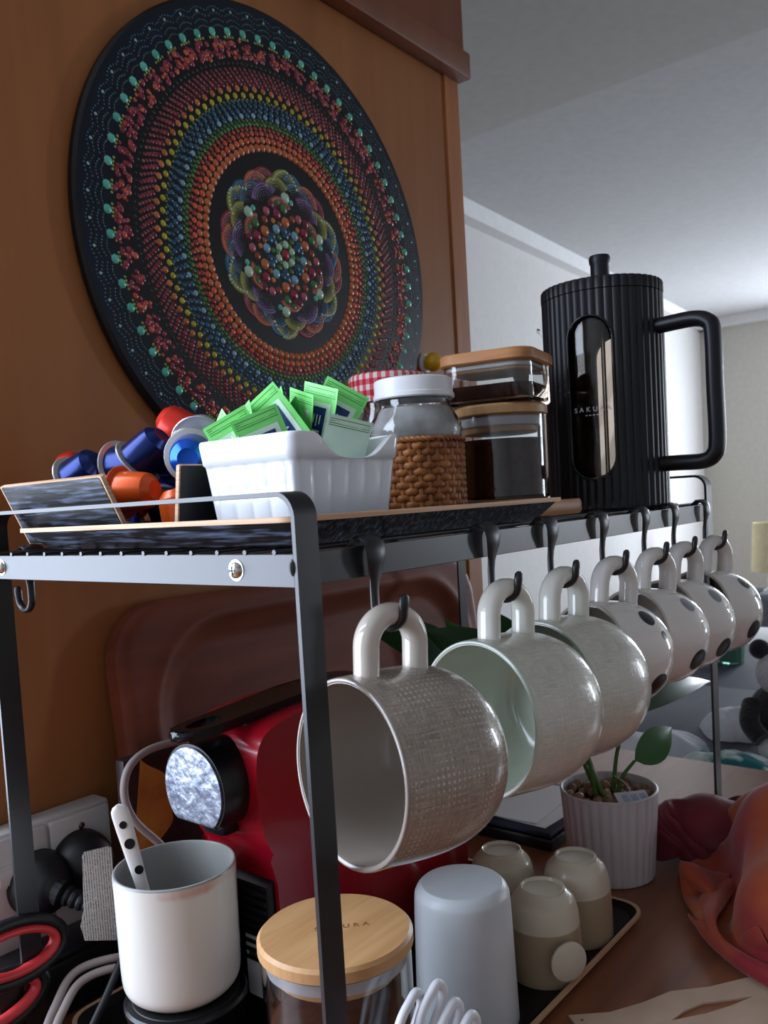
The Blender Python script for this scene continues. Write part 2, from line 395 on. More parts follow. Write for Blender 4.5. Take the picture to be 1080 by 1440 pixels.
def cut(g, *cutters):
    """subtract cutters from g with the exact boolean and return the resulting geo"""
    def tmp(q):
        me = bpy.data.meshes.new('tmp'); me.from_pydata(q[0], [], q[1])
        bm = bmesh.new(); bm.from_mesh(me); bmesh.ops.recalc_face_normals(bm, faces=bm.faces); bm.to_mesh(me); bm.free()
        o = bpy.data.objects.new('tmp', me); COL.objects.link(o); return o
    a = tmp(g); cs = [tmp(c) for c in cutters]
    for c in cs:
        md = a.modifiers.new('cut', 'BOOLEAN'); md.operation = 'DIFFERENCE'; md.object = c; md.solver = 'EXACT'
    bpy.context.view_layer.update()
    me = bpy.data.meshes.new_from_object(a.evaluated_get(bpy.context.evaluated_depsgraph_get()))
    out = ([tuple(v.co) for v in me.vertices], [tuple(p.vertices) for p in me.polygons])
    for o in [a]+cs: bpy.data.objects.remove(o)
    return out

# ------------------------------------------------------------------ the setting
struct('floor', box(-2.0, 7.1, -3.0, 2.6, -.05, 0), 'floor_wood', 'brown wooden floor of the kitchen and lounge')
KX = 2.46
struct('ceiling', box(KX, 7.1, -3.0, 2.6, 2.452, 2.5), 'ceiling_paint', 'pale grey lounge ceiling')
struct('ceiling_kitchen', box(-2.0, KX, -3.0, 2.6, 2.446, 2.5), 'kitchen_ceiling_paint', 'dull grey ceiling over the kitchen')
wl = [(-.2, 1.665), (7.05, 2.14)]
def wall_quad(a, b, th, z0, z1):
    d = (Vector(b)-Vector(a)).normalized(); n = Vector((-d.y, d.x))*th
    return prism([tuple(a), tuple(b), tuple(Vector(b)+n), tuple(Vector(a)+n)], z0, z1)
struct('wall_left', wall_quad(wl[0], wl[1], .1, 0, 2.455), 'wall_paint', 'white lounge wall with a cornice')
struct('wall_back', join(box(7.0, 7.1, -3.0, -.08, 0, 2.455), box(7.0, 7.1, 1.00, 2.6, 0, 2.455), box(7.0, 7.1, -.08, 1.00, 0, .70), box(7.0, 7.1, -.08, 1.00, 2.14, 2.455), box(7.0, 7.1, .44, .48, .70, 2.14)), 'far_wall_paint', 'beige grey far wall of the lounge')
struct('trim_1', move(wall_quad(wl[0], wl[1], -.07, 2.375, 2.452), 0, 0, 0), 'cornice_paint', 'white cornice along the lounge wall')
struct('trim_2', box(6.93, 7.0, -3.0, 2.6, 2.375, 2.452), 'cornice_paint', 'white cornice along the far wall')
struct('wall_behind', box(-2.05, -1.95, -3.0, .7, 0, 2.5), 'wall_paint', 'kitchen wall at the camera side')
struct('wall_window', join(box(-1.95, -1.33, .60, .70, 0, 2.446), box(-.08, -.03, .60, .70, 0, 2.446), box(-1.33, -.08, .60, .70, 0, .80), box(-1.33, -.08, .60, .70, 2.10, 2.446)), 'wall_paint', 'kitchen wall around its window')
struct('window_1', join(box(-1.33, -1.30, .605, .66, .80, 2.10), box(-.11, -.08, .605, .66, .80, 2.10), box(-1.30, -.11, .605, .66, .80, .82), box(-1.30, -.11, .605, .66, 2.065, 2.10)), 'cornice_paint', 'white frame of the kitchen window')
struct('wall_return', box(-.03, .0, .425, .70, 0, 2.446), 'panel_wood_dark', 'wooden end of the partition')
struct('wall_right', join(box(-2.0, 5.74, -3.05, -2.95, 0, 2.5), box(6.46, 7.1, -3.05, -2.95, 0, 2.5), box(5.74, 6.46, -3.05, -2.95, 0, .68), box(5.74, 6.46, -3.05, -2.95, 2.12, 2.5)), 'wall_paint', 'lounge wall around its window')
WY = .38
struct('wall_partition', box(-.03, .745, WY, WY+.045, 0, 2.446), 'panel_wood', 'orange brown veneered wooden partition')
struct('trim_3', box(.713, .7455, WY-.003, WY+.046, .75, 1.716), 'edge_wood', 'lighter wooden edge strip of the partition')
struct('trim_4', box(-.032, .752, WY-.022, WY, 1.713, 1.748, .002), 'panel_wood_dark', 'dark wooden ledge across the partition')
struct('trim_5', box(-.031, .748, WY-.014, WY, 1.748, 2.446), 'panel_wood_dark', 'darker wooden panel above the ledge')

# kitchen table
t = thing('wooden_table', 'reddish brown varnished wooden table carrying the rack and tray', 'table', (0, 0, 0))
obj('table_top', box(-.75, .865, -.75, .375, .712, .75, .004), 'table_wood', t)
for x in (-.66, .78):
    for y in (-.66, .29): obj('leg', box(x-.03, x+.03, y-.03, y+.03, 0, .712, .003), 'table_wood', t)

# ------------------------------------------------------------------ dotted mandala plaque on the partition
t = thing('mandala_plaque', 'large round black plaque painted with coloured dot mandala, hung on wooden partition', 'wall art', (.373, WY-.001, 1.405))
RM = .252
M = Matrix.Rotation(radians(90), 4, 'X')      # local z -> world -y
disc = lathe([(0, 0), (RM-.002, 0), (RM, .002), (RM, .008), (RM-.003, .0105), (0, .0105)], 128)
obj('disc', xf(disc, M), 'plaque_black', t, 30)
obj('rim_band', xf(lathe([(.212, .0104), (.212, .0108), (RM-.003, .0108), (RM-.003, .0104)], 128), M), 'plaque_navy', t, 30)
ZD = .0105
def dots_part(name, dots):
    V, F, C = [], [], []
    for x, y, r, c in dots:
        v, f = dome(x, y, r, r*.45); k = len(V); V += [(a, b, z+ZD) for a, b, z in v]; F += [tuple(i+k for i in q) for q in f]
        C += [lin(c)]*len(v)
    V, F = xf((V, F), M)
    me = bpy.data.meshes.new(name); me.from_pydata(V, [], F); me.shade_smooth()
    at = me.attributes.new('dot_colour', 'FLOAT_COLOR', 'POINT')
    at.data.foreach_set('color', [c for q in C for c in q]); me.materials.append(MATS['dot_paint'])
    o = bpy.data.objects.new(name, me); COL.objects.link(o); o.parent = t; o['kind'] = 'stuff'; return o
def vary(c, a=18): d = random.uniform(-a, a); return tuple(max(0, min(255, x+d)) for x in c)
def ring(r, n, dr, cols, ph=0, jit=0):
    out = []
    for i in range(n):
        a = 2*pi*(i+ph)/n; q = r+random.uniform(-jit, jit)
        out.append((q*cos(a), q*sin(a), dr, vary(cols[i % len(cols)], 12)))
    return out
OR, RU, MA, YE, GR, BL, LB, TU, NV, PK, PU, OL, CR = (205, 112, 66), (226, 92, 54), (142, 44, 62), (186, 178, 42), (58, 112, 50), (34, 92, 120), (132, 182, 206), (96, 196, 176), (40, 62, 92), (196, 96, 116), (104, 68, 128), (148, 150, 50), (190, 222, 196)
dots_part('orange_dot_ring', ring(.1090, 84, .0043, [OR])+ring(.1168, 92, .0037, [OR, RU])+ring(.1232, 108, .0030, [RU, (150, 52, 40)], .5)+ring(.1280, 120, .0023, [(170, 70, 44)]))
dots_part('green_dot_ring', ring(.1322, 150, .0023, [GR, (84, 140, 60)])+ring(.1362, 150, .0021, [(40, 84, 54), GR], .5))
dots_part('blue_dot_ring', ring(.1405, 100, .0030, [BL, LB], 0)+ring(.1455, 110, .0030, [BL, (26, 66, 96)], .5)+ring(.1505, 120, .0027, [BL, (30, 78, 104)])+ring(.1545, 150, .0019, [(36, 96, 116)], .25))
dots_part('yellow_dot_ring', ring(.1600, 84, .0032, [YE])+ring(.1560, 168, .0011, [OL], .3)+ring(.1668, 84, .0034, [(196, 112, 60)], .5))
mar = []
for i in range(84):
    a0 = 2*pi*i/84
    for k in range(5):
        a = a0+.012*k; r = .1715+.0034*k
        mar.append((r*cos(a), r*sin(a), .0031-.0003*k, vary(MA if k % 2 else (112, 34, 46), 14)))
        mar.append((r*cos(a+.037), r*sin(a+.037), .0017, vary((150, 70, 70), 16)))
dots_part('maroon_dot_ring', mar)
dots_part('dark_green_dot_ring', ring(.1905, 180, .0014, [(30, 58, 58), (20, 40, 44)]))
clu = []
for i in range(64):
    a0 = 2*pi*i/64
    for k in range(16):
        a = a0+random.uniform(-.040, .040); r = random.uniform(.1955, .2125)
        c = MA if random.random() < .75 else (204, 92, 60)
        clu.append((r*cos(a), r*sin(a), random.uniform(.0018, .0034), vary(c, 22)))
    for k in range(4):
        a = a0+.05*(k/3-.5); clu.append(((.2145)*cos(a), .2145*sin(a), .0016, vary((150, 170, 60), 20)))
dots_part('crimson_dot_ring', clu)
out = ring(.2195, 64, .0047, [TU], 0)
for i in range(64):
    a0 = 2*pi*(i+.5)/64
    out.append((.2385*cos(a0), .2385*sin(a0), .0018, (150, 190, 200)))
    for arc in range(4):
        for k in range(7):
            w = (k/6-.5)*(.066+.006*arc); r = .2225+.0056*arc+.0030*cos(w*40)
            out.append((r*cos(a0+w), r*sin(a0+w), .00115, vary((52, 104, 120) if arc % 2 else (54, 96, 84), 14)))
dots_part('teal_dot_fan', out)
fl = [(0, 0, .0052, (170, 44, 66))]
def fan(cx, cy, ang, R, col, rows=6, spread=1.7):
    for j in range(rows):
        r = R*(1-j/rows*.85); n = max(3, int(r*spread*2/.0026))
        for k in range(n):
            a = ang+spread*(k/(n-1)-.5)*1.25
            s = .0019*(1-j*.12)
            fl.append((cx+r*cos(a), cy+r*sin(a), s, vary(tuple(c*(1-.16*j) for c in col), 8)))
for i in range(6):
    a = pi/3*i+.45
    def P(r, d): return r*cos(a+d), r*sin(a+d)
    def D(r, d, s, c): x, y = P(r, d); fl.append((x, y, s, c))
    D(.0105, 0, .0040, CR); D(.0105, .52, .0032, (90, 140, 70)); D(.0175, .52, .0030, (70, 120, 60)); D(.0190, 0, .0045, (32, 84, 108)); D(.0260, .52, .0048, LB)
    D(.0240, .1, .0046, (36, 92, 116)); D(.0235, .9, .0040, (30, 78, 100)); D(.0330, 0, .0054, (206, 116, 66)); D(.0345, .52, .0028, (214, 132, 44))
    D(.0400, .30, .0050, (160, 40, 72)); D(.0460, .05, .0046, (70, 124, 66)); D(.0455, .62, .0044, PK); D(.0580, 0, .0056, CR); D(.0560, .90, .0030, TU)
    D(.0400, .8, .0040, (150, 70, 44)); D(.0500, .42, .0042, (120, 34, 60)); D(.0300, .28, .0030, (170, 84, 52)); D(.052, .22, .0030, (60, 110, 70))
    for (r, d, R_, c) in ((.040, .18, .016, (168, 86, 52)), (.052, .52, .019, PU), (.060, .80, .018, BL), (.058, .20, .017, OL), (.066, .60, .017, (186, 96, 56)), (.068, .42, .016, MA), (.068, .02, .016, OL), (.070, .92, .014, BL)):
        x, y = P(r, d); fan(x, y, a+d, R_, c)
    for k in range(13):
        w = (k/12-.5); q = .0785+.012*cos(w*pi*.95)-.006
        D(q, w*.46, .0019, CR)
fl = [(x*1.06, y*1.06, r*1.12, c) for x, y, r, c in fl]
dots_part('dot_flower', fl)

# yellow knob fixed to the partition
t = thing('yellow_knob', 'small round yellow knob on the wooden partition behind the checked jar lid', 'knob', (.632, WY, 1.312))
obj('ball', move(sphere(.0125, 20, 12), 0, -.016, 0), 'knob_yellow', t)
obj('backing_ring', xf(lathe([(0, 0), (.0125, 0), (.0135, .003), (.012, .006), (0, .007)], 24), M), 'plastic_white', t)

# ------------------------------------------------------------------ metal rack
RX, RY, ZT = .585, .31, 1.1110
t = thing('mug_rack', 'black metal wire shelf rack with flat bar legs standing over the coffee machine', 'rack', (0, 0, .75))
def endframe(x):
    r = .012; top = .3905
    pts = [(x, 0, 0), (x, 0, top-r)]+[(x, r-r*cos(a), top-r+r*sin(a)) for a in [pi/12*k for k in range(1, 7)]]
    pts += [(x, RY-r+r*sin(a), top-r+r*cos(a)) for a in [pi/12*k for k in range(0, 7)]]+[(x, RY, 0)]
    return ribbon(pts, .008, .0012, (1, 0, 0))
obj('end_frame', endframe(0), 'black_metal', t, 25)
obj('end_frame', endframe(RX+.008), 'black_metal', t, 25)
zt, zb = ZT-.75, ZT-.75-.0168
obj('end_rail', box(-.0078, -.0058, .0012, RY-.0012, zb, zt, .0004, 1), 'black_metal', t)
obj('end_rail', box(RX+.0135, RX+.0155, .0012, RY-.0012, zb, zt, .0004, 1), 'black_metal', t)
obj('long_rail', box(-.0058, RX+.0135, .0012, .0032, zb, zt, .0004, 1), 'black_metal', t)
obj('long_rail', box(-.0058, RX+.0135, RY-.0032, RY-.0012, zb, zt, .0004, 1), 'black_metal', t)
wire = mesh_of('wire', sweep([(-.0085, 0, 0), (RX+.0165, 0, 0)], .0014, 8), 'black_metal')
for k in range(14): obj('wire', wire, None, t, loc=(0, .014+k*.0217, zt+.0008))
cw = mesh_of('cross_wire', sweep([(0, .002, 0), (0, RY-.002, 0)], .0018, 8), 'black_metal')
for k in range(4): obj('cross_wire', cw, None, t, loc=(.09+k*.135, 0, zt-.0024))
for y in (.0435, .2900):
    s = obj('screw', move(rot(lathe([(0, .0032), (.0028, .0028), (.0042, .0014), (.0045, 0), (0, 0)], 24), 0, -pi/2, 0), -.0078, y, zb+.0085), 'steel', t)
    obj('screw_slot', join(box(-.0111, -.0104, y-.0022, y+.0022, zb+.0081, zb+.0089), box(-.0111, -.0104, y-.0004, y+.0004, zb+.0063, zb+.0107)), 'print_ink', s)
    obj('washer', move(rot(lathe([(0, 0), (.0056, 0), (.0056, .0006), (0, .0006)], 24), 0, -pi/2, 0), -.0076, y, zb+.0085), 'steel', t)
obj('weld', move(sphere(.003, 10, 8, 1, .8, 1.6), -.0066, .0022, zb+.010), 'black_metal', t)

# hooks: a folded clip over the rail that narrows to a J
def hook_geo():
    pts = [(.0098, 1.0970), (.0102, 1.1050), (.0088, 1.1110), (.0045, 1.1148), (-.0002, 1.1150), (-.0038, 1.1122), (-.0050, 1.1070), (-.0046, 1.1020), (-.0034, 1.0960), (-.0026, 1.0920), (-.0020, 1.0860), (-.0020, 1.0780)]
    hw = [.0076, .0082, .0085, .0085, .0085, .0084, .0080, .0070, .0052, .0036, .0030, .0029]; ht = [.0019]*8+[.0014, .0018, .0020, .0021]
    c = (-.0116, 1.0765); r = .0096
    for k in range(1, 11):
        a = pi*k/10; pts.append((c[0]+r*cos(a), c[1]-r*sin(a))); hw.append(.0029); ht.append(.0023)
    pts += [(-.0216, 1.0800), (-.0222, 1.0835), (-.0223, 1.0850)]; hw += [.0031, .0028, .0014]; ht += [.0026, .0024, .0012]
    z0 = 1.0960
    path = [(0, y, z-z0) for y, z in pts]
    return sweep(path, list(zip(hw, ht)), 16, up=(1, 0, 0)), z0
HG, HZ = hook_geo(); hook_me = mesh_of('mug_hook', HG, 'black_metal', 50)
HOOKX = [.0480, .1660, .2460, .3320, .4165, .4870, .5735]
names = ['first', 'second', 'third', 'fourth', 'fifth', 'sixth', 'seventh']
for i, x in enumerate(HOOKX):
    what = ['taupe linen mug', 'pale mug beside the taupe mug', 'pale mug beside a spotted mug', 'spotted mug beside a pale mug', 'second spotted mug', 'third spotted mug', 'last spotted mug'][i]
    o = obj('mug_hook', hook_me, None, loc=(x, 0, HZ)); tag(o, 'black J-shaped hook on the rack rail holding the '+what, 'hook', 'hooks along the front rail of the rack')
o = obj('mug_hook', hook_me, None, loc=(.024, RY, HZ)); o.rotation_euler = (0, 0, pi)
tag(o, 'empty black J-shaped hook on the rear rail in front of the wooden partition', 'hook')

# ------------------------------------------------------------------ hanging mugs
def mug_profile(kind):
    if kind == 'linen':
        Lm = .082
        out = [(0, .0022), (.022, .0022), (.0245, 0), (.0275, 0), (.033, .0022), (.0385, .0065), (.0430, .0135), (.0462, .024), (.0476, .036), (.0478, .048), (.0472, .062), (.0464, Lm-.002)]
        inn = [(.0464, Lm-.002), (.0460, Lm-.0004), (.0450, Lm), (.0440, Lm-.0006), (.0434, Lm-.003), (.0440, .060), (.0444, .045), (.0435, .030), (.040, .017), (.033, .009), (.02, .0065), (0, .006)]
        r = .0472
    else:
        Lm = .0695
        out = [(0, .002), (.019, .002), (.021, 0), (.0235, 0), (.0285, .002), (.0335, .006), (.0375, .0125), (.0402, .0215), (.0415, .032), (.0416, .044), (.0410, .057), (.0405, Lm-.002)]
        inn = [(.0405, Lm-.002), (.0401, Lm-.0004), (.0392, Lm), (.0383, Lm-.0006), (.0377, Lm-.003), (.0383, .050), (.0384, .038), (.0368, .024), (.033, .013), (.026, .0075), (0, .006)]
        r = .0412
    if kind == 'linen': q = 1.06; out = [(a*q, b) for a, b in out]; inn = [(a*q, b) for a, b in inn]; r *= q
    return Lm, out, inn, r
def handle_geo(Lm, r, h=.0258, hw=.0165):
    zc = Lm-.0300; pts = []
    for q in (-.005, .004, h-hw*.75): pts.append((r+q, 0, zc+hw))
    for k in range(1, 12):
        a = pi/2-pi*k/12; pts.append((r+h-hw*.75+hw*cos(a), 0, zc+hw*sin(a)))
    for q in (h-hw*.75, .004, -.005): pts.append((r+q, 0, zc-hw))
    n = len(pts); R = []
    for i in range(n):
        e = min(i, n-1-i); R.append((.0082, .0062))
    return sweep(spline(pts, 3), [R[min(n-1, int(i/3+.5))] for i in range((n-1)*3+1)], 14, up=(0, 1, 0)), r+h-hw*.75+hw-.0058, zc
def resample(out):
    """arc length table of an outer profile"""
    S = [0]
    for a, b in zip(out, out[1:]): S.append(S[-1]+math.hypot(b[0]-a[0], b[1]-a[1]))
    return S
def spot_geo(out, th, s0, rho, off=.00025):
    S = resample(out)
    def at(s):
        s = max(0, min(S[-1], s))
        for i in range(len(S)-1):
            if s <= S[i+1]:
                t = (s-S[i])/(S[i+1]-S[i]); a, b = out[i], out[i+1]
                n = Vector((b[1]-a[1], -(b[0]-a[0]))).normalized()
                return a[0]+(b[0]-a[0])*t+n.x*off, a[1]+(b[1]-a[1])*t+n.y*off
    V, F = [], []; r0, z0 = at(s0); V.append((r0*cos(th), r0*sin(th), z0)); K, n = 5, 22
    for j in range(1, K+1):
        for k in range(n):
            a = 2*pi*k/n; q = rho*j/K; r, z = at(s0+q*sin(a)); t_ = th+q*cos(a)/max(r0, .02); V.append((r*cos(t_), r*sin(t_), z))
    for k in range(n): F.append((0, 1+k, 1+(k+1) % n))
    for j in range(K-1):
        for k in range(n):
            a = 1+j*n+k; b = 1+j*n+(k+1) % n; F.append((a, b, b+n, a+n))
    return V, F
def smoothprof(p, n=4):
    return [(max(0, v.x), v.z) for v in spline([(a, 0, b) for a, b in p], n)]
MUGS = {}
for kind in ('linen', 'spotted'):
    Lm, out, inn, r = mug_profile(kind); so = smoothprof(out); si = smoothprof(inn); hg, hin, zc = handle_geo(Lm, r)
    MUGS[kind] = dict(L=Lm, out=so, body=lathe(so, 72), inner=lathe(si, 72), handle=hg, hin=hin, zc=zc)
def place_mug(kind, x, az, el, mats, label, group, spots=(), dz=0):
    d = MUGS[kind]
    t = bpy.data.objects.new('mug', None); COL.objects.link(t); t.empty_display_size = .02
    tag(t, label, 'mug', group)
    A = Vector((cos(az)*cos(el), sin(az)*cos(el), sin(el)))          # rim -> base
    Z = -A; X = (Vector((0, 0, 1))-Z*Z.z).normalized(); Y = Z.cross(X)
    Rm = Matrix((X, Y, Z)).transposed()
    H = Vector((x, -.0120, 1.0686+dz))
    O = H-Rm @ Vector((d['hin'], 0, d['zc']))
    t.matrix_world = Matrix.Translation(O) @ Rm.to_4x4()
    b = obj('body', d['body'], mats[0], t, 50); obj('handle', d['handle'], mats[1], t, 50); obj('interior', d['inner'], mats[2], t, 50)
    for (th, s, rho, mt) in spots: obj('spot', spot_geo(d['out'], radians(th), s, rho), mt, t, 60)
    return t
gl = 'linen textured mugs hung on the rack'; gs = 'spotted mugs hung on the rack'
place_mug('linen', HOOKX[0], radians(-13), radians(-3), ('linen_taupe', 'glaze_taupe', 'inside_taupe'), 'taupe linen-textured mug with pale dotted weave hanging nearest the rack corner post', gl)
place_mug('linen', HOOKX[1], radians(-10), radians(-3), ('linen_pale', 'glaze_pale', 'inside_pale'), 'pale cream linen-textured mug hanging between the taupe mug and another pale mug', gl)
place_mug('linen', HOOKX[2], radians(-10), radians(-4), ('linen_pale', 'glaze_pale', 'inside_pale'), 'pale cream linen-textured mug hanging next to the black spotted mugs', gl)
SP = [(-46, .066, .0074), (-68, .0530, .0036), (-116, .060, .0100), (60, .060, .008), (150, .055, .006), (100, .050, .009), (-165, .072, .005)]
for i in range(4):
    sp = [(a+random.uniform(-5, 5), s+random.uniform(-.002, .002), r, 'spot_grey' if (k == 0 and i in (1, 2)) else 'spot_black') for k, (a, s, r) in enumerate(SP)]
    place_mug('spotted', HOOKX[3+i], radians(-18), radians(-7), ('mug_white', 'mug_white', 'mug_inside_white'),
              'white mug with black spots hanging '+['next to the pale linen mugs', 'second among the spotted mugs from the linen mugs', 'third among the spotted mugs from the linen mugs', 'at the far end of the rail'][i], gs, sp)

# ------------------------------------------------------------------ black laminate serving tray on the shelf
ZS = ZT+.0022
def tray(name, label, x0, x1, y0, y1, zb_, zr, slope, cr, th, bodymat, edgemat, cat='tray'):
    cx, cy = (x0+x1)/2, (y0+y1)/2; w, d = x1-x0, y1-y0
    t = thing(name, label, cat, (cx, cy, zb_)); h = zr-zb_
    def rr(ins, z, c): return [(x, y, z) for x, y in rrect(w-2*ins, d-2*ins, max(.002, c-ins*.5), 7)]
    o = loft([rr(slope, 0, cr), rr(.0004, h-.0004, cr), rr(th*.9, h-.0004, cr), rr(slope+th*.8, th, cr)])
    obj('tray_body', o, bodymat, t, 30)
    e = loft([rr(0, h-th*.9, cr), rr(0, h, cr), rr(th, h, cr), rr(th, h-th*.9, cr)], closed=True)
    obj('rim_edge', e, edgemat, t, 30)
    return t
tray('serving_tray', 'black wood-grain serving tray with pale plywood edge on the rack shelf', .000, .290, .005, .286, ZS, 1.1290, .016, .014, .0032, 'black_laminate', 'ply_edge')
ZF = ZS+.0034

# natural wooden board behind the black tray
t = thing('wooden_board', 'natural wooden board with rounded corners under the glass canister on the rack', 'board', (.352, .150, ZS))
bd = [(x, y) for x, y in rrect(.116, .214, .024, 8)]
def ringz(p, s, z): return [(x*s[0], y*s[1], z) for x, y in p]
obj('slab', loft([ringz(bd, (.97, .985), 0), ringz(bd, (1, 1), .003), ringz(bd, (1, 1), .0100), ringz(bd, (.985, .99), .0128)]), 'light_wood', t, 30)
ZW = ZS+.0128

# ------------------------------------------------------------------ capsule holder
t = thing('capsule_holder', 'black wood-grain holder with four outward leaning sides full of coffee capsules', 'holder', (.075, .222, ZF))
obj('base_panel', box(-.05, .05, -.076, .072, 0, .003), 'black_smooth', t)
def flap(w, h, tw, mt):
    """trapezoid panel in local xz standing at y=0: w bottom width, tw top width"""
    p = [(-w/2, 0), (w/2, 0), (tw/2-.004, h), (tw/2-.0055, h+.0008), (-tw/2+.0055, h+.0008), (-tw/2+.004, h)]
    core = swap(prism(p, -.0015, .0015), 'xzy'); q = [(x*.97, z*.975+.0004) for x, z in p]
    return core, swap(prism(q, .0013, .0019), 'xzy'), swap(prism(q, -.0019, -.0013), 'xzy')
for nm, w, tw, h, loc, rz, lean in (('x0', .128, .136, .046, (-.050, .022, .001), -pi/2, .42), ('y0', .088, .092, .046, (.002, -.076, .001), 0, .10), ('x1', .12, .124, .042, (.050, 0, .001), pi/2, .30), ('y1', .088, .094, .042, (0, .072, .001), pi, .35)):
    c, v1, v2 = flap(w, h, tw, None)
    Mx = Matrix.Translation(loc) @ Matrix.Rotation(rz, 4, 'Z') @ Matrix.Rotation(lean, 4, 'X')
    s = obj('side_panel', xf(c, Mx), 'ply_edge', t, 30)
    mt = 'black_laminate' if nm.startswith('x') else 'black_smooth'
    obj('outer_veneer', xf(v2, Mx), mt, s); obj('inner_veneer', xf(v1, Mx), 'black_smooth', s)

# capsules
cap_shell = [(.0152, .0016), (.0150, .004), (.0128, .0205), (.0118, .0240), (.0068, .0285), (.0055, .0282), (0, .0280)]
cap_fl = [(.0150, .0020), (.0186, .0014), (.0190, .0007), (.0186, 0), (.0168, 0)]
foil = [(.0170, .0002), (.0120, -.0004), (0, -.0008)]
def capsule(col, rim, p, d, label):
    d = Vector(d).normalized(); q = d.to_track_quat('Z', 'Y')
    t = bpy.data.objects.new('coffee_capsule', None); COL.objects.link(t); t.empty_display_size = .01
    tag(t, label, 'capsule', 'coffee capsules in the holder')
    t.location = Vector(p)-d*.013; t.rotation_mode = 'QUATERNION'; t.rotation_quaternion = q
    obj('cup_shell', CAPM.setdefault(('s', col), mesh_of('cup_shell', lathe(cap_shell, 28), col, 30)), None, t)
    obj('flange', CAPM.setdefault(('f', rim), mesh_of('flange', lathe(cap_fl, 28), rim, 30)), None, t)
    obj('foil_lid', CAPM.setdefault('l', mesh_of('foil_lid', lathe(foil, 28), 'capsule_foil', 30)), None, t)
CAPM = {}
O_, R_, NV_, BL_, FO = 'capsule_orange', 'capsule_red', 'capsule_navy', 'capsule_blue', 'capsule_foil'
for col, rim, p, d, lb in (
    (O_, O_, (.0490, .2060, 1.1500), (.28, -.95, .02), 'orange coffee capsule lying on its side between two holder panels'),
    (O_, O_, (.0700, .2500, 1.1440), (.5, -.7, -.3), 'orange coffee capsule half hidden behind another orange capsule'),
    (R_, FO, (.0640, .3080, 1.1690), (-.1, .35, .6), 'red coffee capsule at the holder end beside a navy capsule'),
    (NV_, FO, (.0560, .2800, 1.1690), (.12, -.85, .42), 'navy coffee capsule tilted beside the red capsule at the holder end'),
    (NV_, FO, (.0760, .2520, 1.1720), (.1, -1, .04), 'navy coffee capsule with upright silver rim in the middle of the pile'),
    (NV_, FO, (.0660, .2130, 1.1790), (.25, -.75, .62), 'navy coffee capsule with slanting silver rim leaning up the pile'),
    (NV_, FO, (.0900, .2180, 1.1640), (.2, -.9, -.25), 'navy coffee capsule under the slanting navy capsule'),
    (BL_, FO, (.0600, .1600, 1.1700), (-.66, -.66, -.10), 'bright blue coffee capsule with its domed end showing above black panel'),
    (FO, FO, (.0830, .1760, 1.1860), (.66, .62, .42), 'coffee capsule showing its round silver foil lid on top of the pile'),
    (R_, FO, (.0960, .2160, 1.1960), (-.45, .55, .55), 'red coffee capsule lying on top of the pile behind the silver lid'),
    (R_, FO, (.1120, .1560, 1.1760), (.5, .6, -.3), 'coffee capsule with pinkish lid behind the white sachet box'),
    (NV_, FO, (.1060, .2620, 1.1640), (0, .5, .7), 'navy coffee capsule at the back of the holder pile'),
    (O_, O_, (.0900, .1760, 1.1430), (.3, .2, .9), 'orange coffee capsule buried under the blue capsule'),
    (BL_, FO, (.0560, .2400, 1.1360), (.2, .2, .9), 'blue coffee capsule buried at the bottom of the holder'),
    (NV_, FO, (.0960, .2380, 1.1370), (.3, .2, -.9), 'navy coffee capsule buried at the bottom of the holder'),
    (NV_, FO, (.0660, .2740, 1.1400), (0, .3, .9), 'navy coffee capsule buried under the tilted navy capsule'),
    (O_, O_, (.0600, .1740, 1.1350), (-.2, .1, .9), 'orange coffee capsule buried behind the black panel'),
):
    capsule(col, rim, p, d, lb)

# ------------------------------------------------------------------ fluted white box with sachets
t = thing('sachet_box', 'white fluted porcelain box with a curved notch holding green sachets', 'box', (.0915, .0890, ZF))
W2, D2, HB = .0485, .0425, .0600
def perim(n=288, cr=.006):
    base = rrect(1, 1, .001, 1); P = rrect(2*W2, 2*D2, cr, 6); Q = []
    S = [0]
    for a, b in zip(P, P[1:]+P[:1]): S.append(S[-1]+math.hypot(b[0]-a[0], b[1]-a[1]))
    for k in range(n):
        s = S[-1]*k/n
        for i in range(len(P)):
            if S[i] <= s <= S[i+1]:
                u = (s-S[i])/max(1e-9, S[i+1]-S[i]); a, b = P[i], P[(i+1) % len(P)]
                dx, dy = b[0]-a[0], b[1]-a[1]; l = math.hypot(dx, dy) or 1
                Q.append((a[0]+dx*u, a[1]+dy*u, dy/l, -dx/l)); break
    return Q
PR = perim()
def notch(x, ny):
    if ny > -.7: return 0
    u = abs((x-.0045)/.0300)
    if u >= 1.25: return 0
    return .0150*(1-(3*(u/1.25)**4-2*(u/1.25)**6))
def boxring(f, off, flute, top):
    out = []
    for i, (x, y, nx, ny) in enumerate(PR):
        z = HB*f
        zmax = HB-notch(x, ny)
        if top: z = zmax
        else: z = min(z, zmax-.001*(1.2-f))
        s = .86+.14*min(1, z/HB/.97); k = 1 if z > HB*.98 else 1
        side = abs(math.sin(pi*x/.0162)) if abs(ny) > .7 else abs(math.sin(pi*y/.0170))
        fl_ = flute*.0011*(math.sqrt(side)-1)
        out.append((x*s+nx*(off+fl_), y*s+ny*(off+fl_), z))
    return out
rings = [boxring(0, -.001, 0, 0), boxring(.02, 0, 0, 0), boxring(.05, 0, .3, 0)]+[boxring(f, 0, 1, 0) for f in (.12, .25, .4, .55, .66)]+[boxring(.71, 0, .5, 0), boxring(.74, .0002, 0, 0), boxring(.755, .0014, 0, 0), boxring(.86, .0014, 0, 0), boxring(.95, .0014, 0, 0), boxring(.985, .0010, 0, 0), boxring(1, .0002, 0, 1), boxring(1, -.0024, 0, 1)]
